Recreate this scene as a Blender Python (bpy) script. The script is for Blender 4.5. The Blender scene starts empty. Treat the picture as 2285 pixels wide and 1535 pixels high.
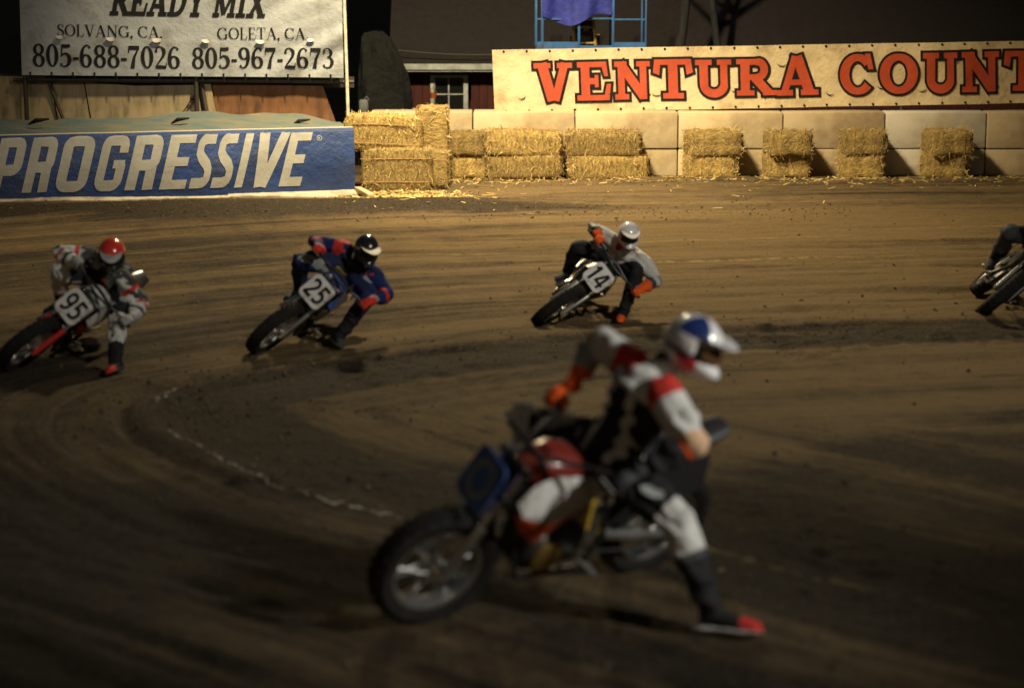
import bpy, bmesh, math, random
import numpy as np
from mathutils import Vector, Matrix

# ------------------------------------------------------------------ camera
F, CX, CY = 4700.0, 1142.5, 767.5          # focal length and centre in photo pixels (2285 x 1535)
CAM_H = 3.638
TH = math.atan(897.5 / F)
sc = bpy.context.scene
col = sc.collection
cam_d = bpy.data.cameras.new('camera')
cam = bpy.data.objects.new('camera', cam_d); col.objects.link(cam)
cam.location = (0, 0, CAM_H)
cam.rotation_euler = (math.pi / 2 - TH, 0, 0)
cam_d.sensor_width = 36.0; cam_d.sensor_fit = 'HORIZONTAL'
cam_d.lens = 36.0 * F / 2285.0
cam_d.clip_start = 0.1; cam_d.clip_end = 2000
cam_d.dof.use_dof = True
cam_d.dof.focus_distance = 28.0
cam_d.dof.aperture_fstop = 0.95
sc.camera = cam
RIGHT = Vector((1, 0, 0)); FWD = Vector((0, math.cos(TH), -math.sin(TH))); UP = Vector((0, math.sin(TH), math.cos(TH)))
C0 = Vector((0, 0, CAM_H))
def ray(px, py): return RIGHT * ((px - CX) / F) - UP * ((py - CY) / F) + FWD
def onY(px, py, Y):
    d = ray(px, py); return C0 + d * (Y / d.y)
def onG(px, py, z=0.0):
    d = ray(px, py); return C0 + d * ((z - CAM_H) / d.z)

# ------------------------------------------------------------------ world, lamps, exposure
w = bpy.data.worlds.new('World'); sc.world = w; w.use_nodes = True
nt = w.node_tree; bg = nt.nodes['Background']
sky = nt.nodes.new('ShaderNodeTexSky'); sky.sky_type = 'NISHITA'; sky.sun_disc = False
sky.sun_elevation = math.radians(4.0); sky.sun_rotation = math.radians(200)
nt.links.new(sky.outputs['Color'], bg.inputs['Color'])
bg.inputs['Strength'].default_value = 0.020
sc.view_settings.view_transform = 'Standard'; sc.view_settings.look = 'None'
sc.view_settings.exposure = 0.0; sc.view_settings.gamma = 1.0
def lamp(name, loc, target, power, colr, angle=100, blend=0.8, size=0.25):
    l = bpy.data.lights.new(name, 'SPOT'); l.energy = power; l.color = colr
    l.spot_size = math.radians(angle); l.spot_blend = blend; l.shadow_soft_size = size
    o = bpy.data.objects.new(name, l); col.objects.link(o); o.location = loc
    d = Vector(target) - Vector(loc); o.rotation_euler = d.to_track_quat('-Z', 'Y').to_euler()
    return o
# floodlights on masts round the track, all above or outside the frame; the last is an added rider fill
lamp('floodlight', (-0.6, 28.6, 8.6), (1.0, 26.5, 0), 9000, (1.0, 0.80, 0.46), 132, 1.0, 0.4)
lamp('floodlight', (-1.4, 26.5, 9.2), (-0.4, 33.5, 1.2), 9800, (1.0, 0.80, 0.48), 84, 0.9, 0.35)
lamp('floodlight', (9.0, 6.0, 11.0), (0.6, 18.6, 0.8), 6400, (1.0, 0.94, 0.82), 42, 1.0)
lamp('floodlight', (-12.0, 6.0, 11.0), (-3.0, 31.0, 2.7), 4200, (0.94, 0.98, 1.0), 24, 1.0)
lamp('floodlight', (8.5, 6.5, 6.0), (0.8, 10.9, 1.1), 3800, (1.0, 0.96, 0.88), 26, 1.0)  # narrow low lamp added to brighten the near rider, sparing the ground

# ------------------------------------------------------------------ helpers
def tag(o, label=None, cat=None, group=None, kind=None):
    if label: o['label'] = label
    if cat: o['category'] = cat
    if group: o['group'] = group
    if kind: o['kind'] = kind
    return o
def empty(name, M):
    o = bpy.data.objects.new(name, None); o.empty_display_size = 0.2; col.objects.link(o)
    o.matrix_world = M if isinstance(M, Matrix) else Matrix.Translation(M)
    return o
class MB:
    def __init__(s): s.v = []; s.f = []; s.m = []
    def add(s, vs, fs, mat=0, M=None):
        b = len(s.v)
        s.v += [tuple(M @ Vector(p)) if M is not None else tuple(p) for p in vs]
        s.f += [tuple(i + b for i in f) for f in fs]; s.m += [mat] * len(fs)
    def mesh(s, name, mats, origin=(0, 0, 0), sharp=40, smooth=True):
        me = bpy.data.meshes.new(name)
        ox, oy, oz = origin
        me.from_pydata([(a - ox, b - oy, c - oz) for a, b, c in s.v], [], s.f)
        for m in (mats if isinstance(mats, (list, tuple)) else [mats]): me.materials.append(m)
        me.polygons.foreach_set('material_index', s.m)
        if smooth:
            me.polygons.foreach_set('use_smooth', [True] * len(me.polygons))
            me.set_sharp_from_angle(angle=math.radians(sharp))
        me.update(); return me
    def build(s, name, mats, parent=None, origin=(0, 0, 0), sharp=40, smooth=True):
        o = bpy.data.objects.new(name, s.mesh(name, mats, origin, sharp, smooth)); col.objects.link(o)
        if parent is not None: o.parent = parent
        else: o.location = origin
        return o
    # --- shapes
    def box(s, c, size, R=None, bev=0.0, mat=0, M=None, seg=2):
        bm = bmesh.new(); bmesh.ops.create_cube(bm, size=1.0)
        for v in bm.verts: v.co = Vector((v.co.x * size[0], v.co.y * size[1], v.co.z * size[2]))
        if bev > 0: bmesh.ops.bevel(bm, geom=list(bm.edges), offset=min(bev, 0.49 * min(size)), segments=seg, affect='EDGES', profile=0.5)
        bm.verts.index_update()
        T = Matrix.Translation(c) @ (R.to_4x4() if R is not None else Matrix.Identity(4))
        if M is not None: T = M @ T
        s.add([v.co.copy() for v in bm.verts], [[v.index for v in f.verts] for f in bm.faces], mat, T); bm.free()
    def tube(s, pts, r, seg=8, mat=0, M=None, cap=True, flat=1.0, up=None):
        pts = [Vector(p) for p in pts]; n = len(pts)
        rs = [r] * n if isinstance(r, (int, float)) else list(r)
        vs, fs = [], []
        nrm = None
        for i in range(n):
            t = (pts[min(i + 1, n - 1)] - pts[max(i - 1, 0)]).normalized()
            if nrm is None:
                a = Vector(up) if up is not None else (Vector((0, 0, 1)) if abs(t.z) < 0.9 else Vector((1, 0, 0)))
                nrm = (a - t * a.dot(t)).normalized()
            else: nrm = (nrm - t * nrm.dot(t)).normalized()
            b = t.cross(nrm)
            for k in range(seg):
                a = 2 * math.pi * k / seg
                vs.append(pts[i] + nrm * (math.cos(a) * rs[i] * flat) + b * (math.sin(a) * rs[i]))
        for i in range(n - 1):
            for k in range(seg):
                k2 = (k + 1) % seg
                fs.append((i * seg + k, i * seg + k2, (i + 1) * seg + k2, (i + 1) * seg + k))
        if cap: fs += [tuple(range(seg - 1, -1, -1)), tuple((n - 1) * seg + k for k in range(seg))]
        s.add(vs, fs, mat, M)
    def loft(s, rings, mat=0, M=None, cap=True):
        n = len(rings[0]); vs = [p for r in rings for p in r]; fs = []
        for i in range(len(rings) - 1):
            for k in range(n):
                k2 = (k + 1) % n; fs.append((i * n + k, i * n + k2, (i + 1) * n + k2, (i + 1) * n + k))
        if cap: fs += [tuple(range(n - 1, -1, -1)), tuple((len(rings) - 1) * n + k for k in range(n))]
        s.add(vs, fs, mat, M)
    def ball(s, c, rx, ry=None, rz=None, R=None, nu=14, nv=9, mat=0, M=None):
        ry = ry or rx; rz = rz or rx; c = Vector(c); R = R or Matrix.Identity(3); vs = []; fs = []
        for j in range(1, nv):
            p = math.pi * j / nv
            for i in range(nu):
                a = 2 * math.pi * i / nu
                vs.append(c + R @ Vector((rx * math.sin(p) * math.cos(a), ry * math.sin(p) * math.sin(a), rz * math.cos(p))))
        t = len(vs); vs += [c + R @ Vector((0, 0, rz)), c + R @ Vector((0, 0, -rz))]
        for j in range(nv - 2):
            for i in range(nu):
                i2 = (i + 1) % nu; fs.append((j * nu + i, (j + 1) * nu + i, (j + 1) * nu + i2, j * nu + i2))
        for i in range(nu):
            i2 = (i + 1) % nu; fs += [(t, i, i2), (t + 1, (nv - 2) * nu + i2, (nv - 2) * nu + i)]
        s.add(vs, fs, mat, M)
    def rev(s, prof, axis_c, seg=40, mat=0, M=None, closed=True):
        # revolve profile (radius, y) about the local y axis through axis_c
        c = Vector(axis_c); n = len(prof); vs = []; fs = []
        for i in range(seg):
            a = 2 * math.pi * i / seg
            for r, y in prof: vs.append(c + Vector((r * math.cos(a), y, r * math.sin(a))))
        for i in range(seg):
            i2 = (i + 1) % seg
            for k in range(n if closed else n - 1):
                k2 = (k + 1) % n; fs.append((i * n + k, i * n + k2, i2 * n + k2, i2 * n + k))
        s.add(vs, fs, mat, M)
    def plate(s, poly, th, mat=0, M=None):
        # poly in local xy, thickness along z
        n = len(poly); vs = [(x, y, th / 2) for x, y in poly] + [(x, y, -th / 2) for x, y in poly]
        fs = [tuple(range(n)), tuple(range(2 * n - 1, n - 1, -1))] + [(k, n + k, n + (k + 1) % n, (k + 1) % n) for k in range(n)]
        s.add(vs, fs, mat, M)
def rrect(w, h, r, n=4):
    out = []
    for cx, cy, a0 in ((w / 2 - r, h / 2 - r, 0), (-w / 2 + r, h / 2 - r, 90), (-w / 2 + r, -h / 2 + r, 180), (w / 2 - r, -h / 2 + r, 270)):
        for i in range(n + 1):
            a = math.radians(a0 + 90 * i / n); out.append((cx + r * math.cos(a), cy + r * math.sin(a)))
    return out
def frame(x, z):            # 3x3 rotation with given x axis, z as near as possible
    x = Vector(x).normalized(); z = Vector(z); z = (z - x * z.dot(x)).normalized(); y = z.cross(x)
    return Matrix((x, y, z)).transposed()
_rs = np.random.RandomState(7); _G = _rs.rand(256, 256)
def vn(x, y, seed=0):
    x = np.asarray(x, float) + seed * 17.31; y = np.asarray(y, float) + seed * 9.77
    xi = np.floor(x).astype(int); yi = np.floor(y).astype(int); fx = x - xi; fy = y - yi
    fx = fx * fx * (3 - 2 * fx); fy = fy * fy * (3 - 2 * fy)
    a = _G[xi % 256, yi % 256]; b = _G[(xi + 1) % 256, yi % 256]; c = _G[xi % 256, (yi + 1) % 256]; d = _G[(xi + 1) % 256, (yi + 1) % 256]
    return (a * (1 - fx) + b * fx) * (1 - fy) + (c * (1 - fx) + d * fx) * fy
def fbm(x, y, seed=0, o=4):
    t = 0; a = 0.5; x = np.asarray(x, float); y = np.asarray(y, float)
    for i in range(o): t = t + a * (vn(x, y, seed + i * 3) - 0.5); x = x * 2.03; y = y * 2.03; a *= 0.5
    return t

# ------------------------------------------------------------------ materials
def mat(name, c, rough=0.6, metal=0.0, c2=None, nscale=6.0, stretch=(1, 1, 1), lo=0.35, hi=0.65, bump=0.0, bscale=40.0, bdist=0.01, spec=0.5,
        coords='Object', dirt=None, dscale=3.0, coat=0.0, trans=0.0, alpha=1.0):
    m = bpy.data.materials.new(name); m.use_nodes = True; t = m.node_tree; N = t.nodes; L = t.links
    p = N['Principled BSDF']; p.inputs['Roughness'].default_value = rough; p.inputs['Metallic'].default_value = metal
    p.inputs['Specular IOR Level'].default_value = spec; p.inputs['Coat Weight'].default_value = coat; p.inputs['Coat Roughness'].default_value = 0.08
    p.inputs['Alpha'].default_value = alpha
    p.inputs['Base Color'].default_value = (*c, 1)
    tc = N.new('ShaderNodeTexCoord'); mp = N.new('ShaderNodeMapping'); mp.inputs['Scale'].default_value = stretch
    L.new(tc.outputs[coords], mp.inputs['Vector'])
    last = None
    def noise(scale, detail=6):
        n = N.new('ShaderNodeTexNoise'); n.inputs['Scale'].default_value = scale; n.inputs['Detail'].default_value = detail
        n.inputs['Roughness'].default_value = 0.65
        L.new(mp.outputs['Vector'], n.inputs['Vector']); return n
    def mixc(a, b, fac, lo_, hi_):
        r = N.new('ShaderNodeMapRange'); r.inputs['From Min'].default_value = lo_; r.inputs['From Max'].default_value = hi_
        L.new(fac, r.inputs['Value'])
        x = N.new('ShaderNodeMix'); x.data_type = 'RGBA'; L.new(r.outputs['Result'], x.inputs['Factor'])
        for i, q in ((6, a), (7, b)):
            if isinstance(q, tuple): x.inputs[i].default_value = (*q, 1)
            else: L.new(q, x.inputs[i])
        return x.outputs[2]
    if c2 is not None: last = mixc(tuple(c), tuple(c2), noise(nscale).outputs['Fac'], lo, hi)
    if dirt is not None: last = mixc(last if last is not None else tuple(c), tuple(dirt), noise(dscale, 8).outputs['Fac'], 0.5, 0.72)
    if last is not None: L.new(last, p.inputs['Base Color'])
    if bump > 0:
        b = N.new('ShaderNodeBump'); b.inputs['Strength'].default_value = bump; b.inputs['Distance'].default_value = bdist
        L.new(noise(bscale).outputs['Fac'], b.inputs['Height']); L.new(b.outputs['Normal'], p.inputs['Normal'])
    return m
# ------------------------------------------------------------------ lettering: every glyph is strokes of varying width and a few polygons
def cr(P, n=8, closed=False):
    P = [tuple(p) for p in P]; out = []; m = len(P)
    for i in range(m if closed else m - 1):
        if closed: a, b, c, d = P[(i - 1) % m], P[i], P[(i + 1) % m], P[(i + 2) % m]
        else: a, b, c, d = P[max(i - 1, 0)], P[i], P[i + 1], P[min(i + 2, m - 1)]
        for k in range(n):
            t = k / n
            out.append(tuple(0.5 * (2 * b[j] + (c[j] - a[j]) * t + (2 * a[j] - 5 * b[j] + 4 * c[j] - d[j]) * t * t + (3 * b[j] - a[j] - 3 * c[j] + d[j]) * t ** 3) for j in range(3)))
    if not closed: out.append(P[-1])
    return out
def ell(cx, cy, rx, ry, thick, thin, a0=0, a1=360, n=36, tilt=0):
    full = abs(a1 - a0) >= 360; out = []
    for i in range(n if full else n + 1):
        a = math.radians(a0 + (a1 - a0) * i / n)
        wv = thin + (thick - thin) * abs(math.cos(a - math.radians(tilt))) ** 1.4
        out.append((cx + rx * math.cos(a), cy + ry * math.sin(a), wv))
    return out, full
def S(P, curve=True, closed=False): return ('s', cr(P, 8, closed) if curve else P, closed)
def E(*a, **k):
    p, f = ell(*a, **k); return ('s', p, f)
def R_(x0, y0, x1, y1): return ('p', [(x0, y0), (x1, y0), (x1, y1), (x0, y1)])
def Pn(*p): return ('p', list(p))
def ln(x0, y0, x1, y1, w0, w1=None):
    w1 = w0 if w1 is None else w1; n = 6
    return ('s', [(x0 + (x1 - x0) * i / n, y0 + (y1 - y0) * i / n, w0 + (w1 - w0) * i / n) for i in range(n + 1)], False)
T_, K_ = .045, .125     # thin and thick of the roman capitals
def sf(x, y, wd=.26, h=.035): return R_(x - wd / 2, y, x + wd / 2, y + h)
ROMAN = {
 'S': (.56, [S([(.46, .74, .03), (.40, .92, .045), (.27, .965, .05), (.12, .86, .10), (.14, .66, .125), (.29, .52, .14), (.44, .38, .125), (.45, .16, .10), (.30, .035, .05), (.14, .08, .045), (.08, .28, .03)]), R_(.445, .70, .485, .97), R_(.06, .03, .10, .30)]),
 'O': (.84, [E(.42, .5, .33, .46, .13, .045)]),
 'L': (.62, [ln(.17, 0, .17, 1, .125), sf(.17, .965), sf(.15, 0), R_(.1, 0, .54, .045), Pn((.54, 0), (.58, .26), (.55, .26), (.46, .04))]),
 'V': (.80, [ln(.14, 1, .41, .02, .13), ln(.66, 1, .42, .02, .045), sf(.15, .965, .3), sf(.66, .965, .24)]),
 'A': (.82, [ln(.38, .98, .12, 0, .045), ln(.39, .98, .68, 0, .13), R_(.22, .30, .56, .345), sf(.12, 0, .24), sf(.68, 0, .3)]),
 'N': (.86, [ln(.16, 0, .16, 1, .045), ln(.70, 0, .70, 1, .045), ln(.16, .98, .70, .03, .13), sf(.14, .965, .22), sf(.16, 0, .26), sf(.70, .965, .26)]),
 'G': (.86, [E(.43, .5, .34, .46, .13, .045, 42, 318), ln(.70, .05, .70, .40, .12), sf(.68, .40, .28), R_(.675, .72, .715, .97)]),
 'C': (.78, [E(.43, .5, .34, .46, .13, .045, 42, 318), R_(.665, .70, .705, .97)]),
 'T': (.74, [ln(.37, 0, .37, 1, .125), R_(.05, .95, .69, 1), sf(.37, 0), Pn((.05, 1), (.09, 1), (.075, .74), (.045, .74)), Pn((.65, 1), (.69, 1), (.695, .74), (.665, .74))]),
 'E': (.66, [ln(.17, 0, .17, 1, .125), sf(.15, 0), sf(.15, .965), R_(.1, .95, .54, 1), R_(.1, 0, .56, .05), R_(.2, .49, .42, .53), Pn((.50, 1), (.54, 1), (.555, .75), (.525, .75)), Pn((.53, 0), (.57, 0), (.60, .27), (.57, .27)), R_(.41, .40, .44, .62)]),
 ',': (.26, [E(.11, .06, .045, .045, .09, .09), S([(.14, .04, .08), (.13, -.08, .05), (.06, -.17, .02)])]),
 '.': (.26, [E(.11, .06, .045, .045, .09, .09)]), ' ': (.3, []),
}
_six = [S([(.50, .84, .12), (.44, .93, .06), (.32, .955, .06), (.18, .80, .12), (.115, .52, .16), (.12, .30, .16)]), E(.31, .29, .19, .255, .155, .06)]
DIGIT = {
 '0': (.64, [E(.32, .5, .20, .455, .165, .06)]),
 '8': (.64, [E(.32, .745, .175, .21, .14, .06), E(.32, .27, .20, .235, .155, .06)]),
 '5': (.62, [('s', [(.12, .92, .14), (.34, .90, .15), (.52, .94, .13)], False), ln(.15, .95, .12, .47, .055), S([(.11, .49, .05), (.26, .59, .08), (.42, .52, .14), (.49, .32, .17), (.41, .12, .12), (.25, .04, .06), (.12, .08, .07), (.09, .17, .12)])]),
 '6': (.64, _six),
 '9': (.64, None),
 '7': (.60, [ln(.07, .90, .55, .90, .17), ln(.52, .90, .31, .46, .06, .12), ln(.31, .46, .23, 0, .12, .19), ln(.085, .95, .07, .66, .045)]),
 '2': (.62, [S([(.10, .72, .13), (.14, .90, .07), (.30, .96, .06), (.46, .80, .16), (.42, .56, .12), (.24, .30, .07), (.09, .08, .05)]), ('s', [(.08, .07, .12), (.3, .075, .16), (.55, .06, .13)], False), ln(.55, .04, .57, .28, .04)]),
 '3': (.60, [S([(.10, .76, .12), (.16, .92, .06), (.30, .96, .06), (.44, .78, .15), (.36, .58, .08), (.24, .54, .045)]), S([(.24, .54, .045), (.40, .50, .08), (.48, .30, .17), (.40, .10, .10), (.26, .035, .06), (.12, .08, .07), (.09, .18, .12)])]),
 '-': (.34, [R_(.04, .32, .30, .44)]), ' ': (.30, []),
}
def _rot(st, wd):
    out = []
    for k in st:
        if k[0] == 's': out.append(('s', [(wd - x, 1 - y, q) for x, y, q in k[1]], k[2]))
        else: out.append(('p', [(wd - x, 1 - y) for x, y in k[1]]))
    return out
DIGIT['9'] = (.64, _rot(_six, .62))
def sl(x0, x1, top): return R_(x0, .86, x1, 1) if top else R_(x0, 0, x1, .14)
SLAB = {
 'V': (1.0, [ln(.22, 1, .46, .0, .25, .24), ln(.80, 1, .53, .0, .19, .2), sl(.02, .44, 1), sl(.60, .98, 1)]),
 'E': (.92, [ln(.25, 0, .25, 1, .23), sl(.04, .82, 1), sl(.02, .88, 0), R_(.3, .42, .56, .58), R_(.5, .34, .60, .66), Pn((.66, 1), (.82, 1), (.86, .62), (.76, .62)), Pn((.72, 0), (.88, 0), (.93, .42), (.82, .42))]),
 'N': (1.0, [ln(.20, 0, .20, 1, .18), ln(.80, 0, .80, 1, .18), ln(.18, .95, .80, .06, .24), sl(.02, .36, 1), sl(.02, .40, 0), sl(.62, .99, 1)]),
 'T': (.96, [ln(.48, 0, .48, 1, .24), sl(.06, .9, 1), sl(.22, .74, 0), Pn((.02, 1), (.18, 1), (.14, .60), (-.02, .66)), Pn((.78, 1), (.94, 1), (.99, .66), (.83, .60))]),
 'U': (1.0, [('s', [(.24, 1, .23), (.24, .7, .23), (.24, .34, .23)] + [(.51 - .27 * math.cos(math.radians(a)), .34 - .24 * math.sin(math.radians(a)), .22) for a in range(10, 171, 16)] + [(.78, .34, .19), (.78, .7, .19), (.78, 1, .19)], False), sl(.02, .46, 1), sl(.60, .98, 1)]),
 'R': (1.0, [ln(.25, 0, .25, 1, .23), sl(.03, .55, 1), sl(.03, .48, 0), ('s', [(.3, .92, .16), (.5, .92, .16)] + [(.58 + .16 * math.cos(math.radians(a)), .71 + .21 * math.sin(math.radians(a)), .2) for a in range(80, -81, -16)] + [(.5, .5, .16), (.3, .5, .16)], False), ln(.50, .48, .84, .07, .23), sl(.70, 1.06, 0)]),
 'A': (1.06, [ln(.50, 1, .20, .05, .17), ln(.54, 1, .84, .05, .25), sl(.02, .42, 0), sl(.62, 1.06, 0), R_(.3, .26, .75, .40), R_(.40, .88, .66, 1)]),
 'C': (.94, [E(.5, .5, .35, .41, .25, .17, 40, 320), Pn((.70, 1.0), (.84, 1.0), (.92, .62), (.78, .62))]),
 'O': (1.0, [E(.5, .5, .36, .41, .26, .17)]),
 'Y': (.98, [ln(.48, .5, .48, 0, .24), ln(.2, 1, .48, .45, .23), ln(.78, 1, .50, .45, .18), sl(.02, .42, 1), sl(.6, .96, 1), sl(.24, .72, 0)]),
 'D': (.98, [ln(.25, 0, .25, 1, .23), sl(.03, .5, 1), sl(.03, .5, 0), E(.45, .5, .36, .42, .24, .15, -90, 90)]),
 'M': (1.2, [ln(.2, 0, .2, 1, .17), ln(1.0, 0, 1.0, 1, .22), ln(.2, .95, .6, .1, .22), ln(1.0, .95, .6, .1, .15), sl(.02, .38, 0), sl(.78, 1.18, 0), sl(.02, .3, 1), sl(.9, 1.18, 1)]),
 'I': (.56, [ln(.28, 0, .28, 1, .24), sl(.03, .53, 1), sl(.03, .53, 0)]),
 'X': (1.0, [ln(.2, .95, .8, .05, .24), ln(.8, .95, .2, .05, .16), sl(.02, .42, 0), sl(.6, 1.0, 0), sl(.02, .42, 1), sl(.6, .98, 1)]),
 ' ': (.4, []),
}
B_ = .2
def arcp(cx, cy, r, a0, a1, w_): return [(cx + r * math.cos(math.radians(a0 + (a1 - a0) * i / 5)), cy + r * math.sin(math.radians(a0 + (a1 - a0) * i / 5)), w_) for i in range(6)]
HEAVY = {
 'P': (.60, [ln(.11, 0, .11, 1, .21), ('s', [(.1, .91, .18), (.38, .91, .19)] + arcp(.38, .80, .11, 85, 5, B_) + [(.49, .55, B_)] + arcp(.38, .52, .11, -5, -85, B_) + [(.1, .41, .18)], False)]),
 'R': (.64, [ln(.11, 0, .11, 1, .21), ('s', [(.1, .91, .18), (.38, .91, .19)] + arcp(.38, .80, .11, 85, 5, B_) + [(.49, .62, B_)] + arcp(.38, .56, .11, -5, -85, B_) + [(.1, .45, .18)], False), ln(.44, .5, .46, 0, .21)]),
 'O': (.66, [('s', arcp(.40, .79, .12, 90, 0, B_) + arcp(.40, .21, .12, 0, -90, B_) + arcp(.22, .21, .12, 270, 180, B_) + arcp(.22, .79, .12, 180, 90, B_), True)]),
 'G': (.66, [('s', [(.52, .68, B_)] + arcp(.40, .79, .12, 0, 90, B_) + arcp(.22, .79, .12, 90, 180, B_) + arcp(.22, .21, .12, 180, 270, B_) + arcp(.40, .21, .12, -90, 0, B_) + [(.52, .48, B_)], False), R_(.34, .40, .60, .55)]),
 'E': (.56, [ln(.11, 0, .11, 1, .21), R_(.05, .83, .53, 1), R_(.05, 0, .53, .17), R_(.05, .42, .47, .58)]),
 'S': (.58, [('s', [(.52, .90, .19), (.28, .90, .19)] + arcp(.22, .78, .11, 90, 180, B_) + [(.11, .66, B_), (.20, .56, B_), (.38, .44, B_), (.46, .34, B_)] + arcp(.36, .22, .11, 0, -90, B_) + [(.28, .10, .19), (.02, .10, .19)], False)]),
 'I': (.24, [ln(.12, 0, .12, 1, .22)]),
 'V': (.60, [ln(.10, 1, .22, .0, .19, .20), ln(.50, 1, .26, 0, .18, .18)]),
 ' ': (.3, []),
}
BLOCK = {
 '9': (.7, [E(.35, .68, .22, .24, .17, .15), S([(.56, .66, .17), (.54, .36, .17), (.42, .12, .16), (.16, .08, .16)])]),
 '5': (.7, [R_(.12, .84, .60, 1), R_(.1, .45, .26, .95), S([(.14, .50, .15), (.32, .58, .16), (.52, .46, .18), (.54, .26, .18), (.40, .09, .16), (.10, .09, .16)])]),
 '2': (.7, [S([(.12, .76, .16), (.20, .90, .16), (.42, .90, .16), (.56, .72, .18), (.46, .50, .17), (.14, .12, .15)]), R_(.06, 0, .62, .17)]),
 '7': (.66, [R_(.06, .83, .62, 1), ln(.54, .92, .24, 0, .17)]),
 '4': (.7, [R_(.04, .22, .66, .37), ln(.40, 1, .10, .30, .15), R_(.40, 0, .56, 1)]),
 '6': (.7, None), '1': (.5, [R_(.2, 0, .38, 1), ln(.28, .92, .08, .76, .14)]),
}
class Print:
    """Lettering laid on a surface map f(x, y, lift) -> point; x, y in metres on the sheet."""
    def __init__(s, f): s.f = f; s.mb = MB(); s.k = 0
    def poly(s, P, lift, m, step=0.06):
        # convex polygon, cut into level strips so that the print follows the sheet
        s.k += 1; z = lift + 0.0002 * (s.k % 11)
        ys = [p[1] for p in P]; lo, hi = min(ys), max(ys); n = max(1, int(math.ceil((hi - lo) / step)))
        def clip(Q, c, sg):
            out = []
            for i in range(len(Q)):
                a, b = Q[i - 1], Q[i]; da, db = sg * (a[1] - c), sg * (b[1] - c)
                if (da >= 0) != (db >= 0): t = da / (da - db); out.append((a[0] + (b[0] - a[0]) * t, c))
                if db >= 0: out.append(b)
            return out
        for k in range(n):
            Q = clip(clip(P, lo + (hi - lo) * k / n, 1), lo + (hi - lo) * (k + 1) / n, -1) if n > 1 else P
            if len(Q) < 3: continue
            xs_ = [p[0] for p in Q]; xl_, xh_ = min(xs_), max(xs_); nxx = max(1, int(math.ceil((xh_ - xl_) / step)))
            sw = lambda V: [(b, a) for a, b in V]
            for j in range(nxx):
                V = sw(clip(clip(sw(Q), xl_ + (xh_ - xl_) * j / nxx, 1), xl_ + (xh_ - xl_) * (j + 1) / nxx, -1)) if nxx > 1 else Q
                if len(V) > 2: s.mb.add([s.f(x, y, z) for x, y in V], [tuple(range(len(V)))], m)
    def stroke(s, P, closed, lift, m, grow=0.0, tr=None, wk=1.0):
        s.k += 1; z = lift + 0.0002 * (s.k % 11)
        Q = []; mm = len(P)
        for i in range(mm if closed else mm - 1):
            a, b = P[i], P[(i + 1) % mm]; q = max(1, int(math.hypot(b[0] - a[0], b[1] - a[1]) / 0.09)) if tr else 1
            Q += [tuple(a[j] + (b[j] - a[j]) * k / q for j in range(3)) for k in range(q)]
        P = Q if closed else Q + [P[-1]]
        n = len(P); L = []; Rr = []
        for i in range(n):
            a = P[(i - 1) % n] if closed else P[max(i - 1, 0)]; b = P[(i + 1) % n] if closed else P[min(i + 1, n - 1)]
            tx, ty = b[0] - a[0], b[1] - a[1]; d = math.hypot(tx, ty) or 1; tx /= d; ty /= d
            x, y, q = P[i]; h = q / 2 * wk + grow
            if not closed and i == 0: x -= tx * grow; y -= ty * grow
            if not closed and i == n - 1: x += tx * grow; y += ty * grow
            L.append((x - ty * h, y + tx * h)); Rr.append((x + ty * h, y - tx * h))
        if tr: L = [tr(*q) for q in L]; Rr = [tr(*q) for q in Rr]
        cols = 4 if tr else 1
        vs = [s.f(p[0] + (r[0] - p[0]) * c / cols, p[1] + (r[1] - p[1]) * c / cols, z) for c in range(cols + 1) for p, r in zip(L, Rr)]
        s.mb.add(vs, [(c * n + i, c * n + (i + 1) % n, (c + 1) * n + (i + 1) % n, (c + 1) * n + i) for c in range(cols) for i in range(n if closed else n - 1)], m)
    def text(s, txt, font, x, y, h, wscale=1.0, shear=0.0, lift=0.006, m=0, gap=0.0, outline=0.0, om=1, fit=None, slope=0.0, rise=0.0):
        ws = [font[c][0] + gap for c in txt]; tot = sum(ws) * h * wscale
        if fit: wscale *= fit / tot
        for lay in ((1, 0) if outline else (0,)):
            cx = 0.0
            for c, wd in zip(txt, ws):
                for g in font[c][1]:
                    def tr(a, b): 
                        X = (cx + a) * h * wscale; return x + X + shear * b * h, y + b * h * (1 + rise * X) + slope * X
                    if g[0] == 's':
                        s.stroke(g[1], g[2], lift if not lay else lift - 0.003, om if lay else m, (outline / h) if lay else 0, tr, math.sqrt(min(1.0, wscale)) / min(1.0, wscale) * min(1, wscale) ** .5)
                    else:
                        P = [tr(a, b) for a, b in g[1]]
                        if lay:
                            mx = sum(p[0] for p in P) / len(P); my = sum(p[1] for p in P) / len(P)
                            P = grow_poly(P, outline)
                        s.poly(P, lift if not lay else lift - 0.003, om if lay else m)
                cx += wd
def grow_poly(P, g):
    n = len(P); A = sum(P[i][0] * P[(i + 1) % n][1] - P[(i + 1) % n][0] * P[i][1] for i in range(n)); sg = 1 if A > 0 else -1; out = []
    for i in range(n):
        a, b, c = P[i - 1], P[i], P[(i + 1) % n]
        def nm(p, q):
            dx, dy = q[0] - p[0], q[1] - p[1]; d = math.hypot(dx, dy) or 1; return (dy / d * sg, -dx / d * sg)
        n1, n2 = nm(a, b), nm(b, c); k = 1 + n1[0] * n2[0] + n1[1] * n2[1]; k = max(k, 0.5)
        out.append((b[0] + (n1[0] + n2[0]) / k * g, b[1] + (n1[1] + n2[1]) / k * g))
    return out
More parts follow.
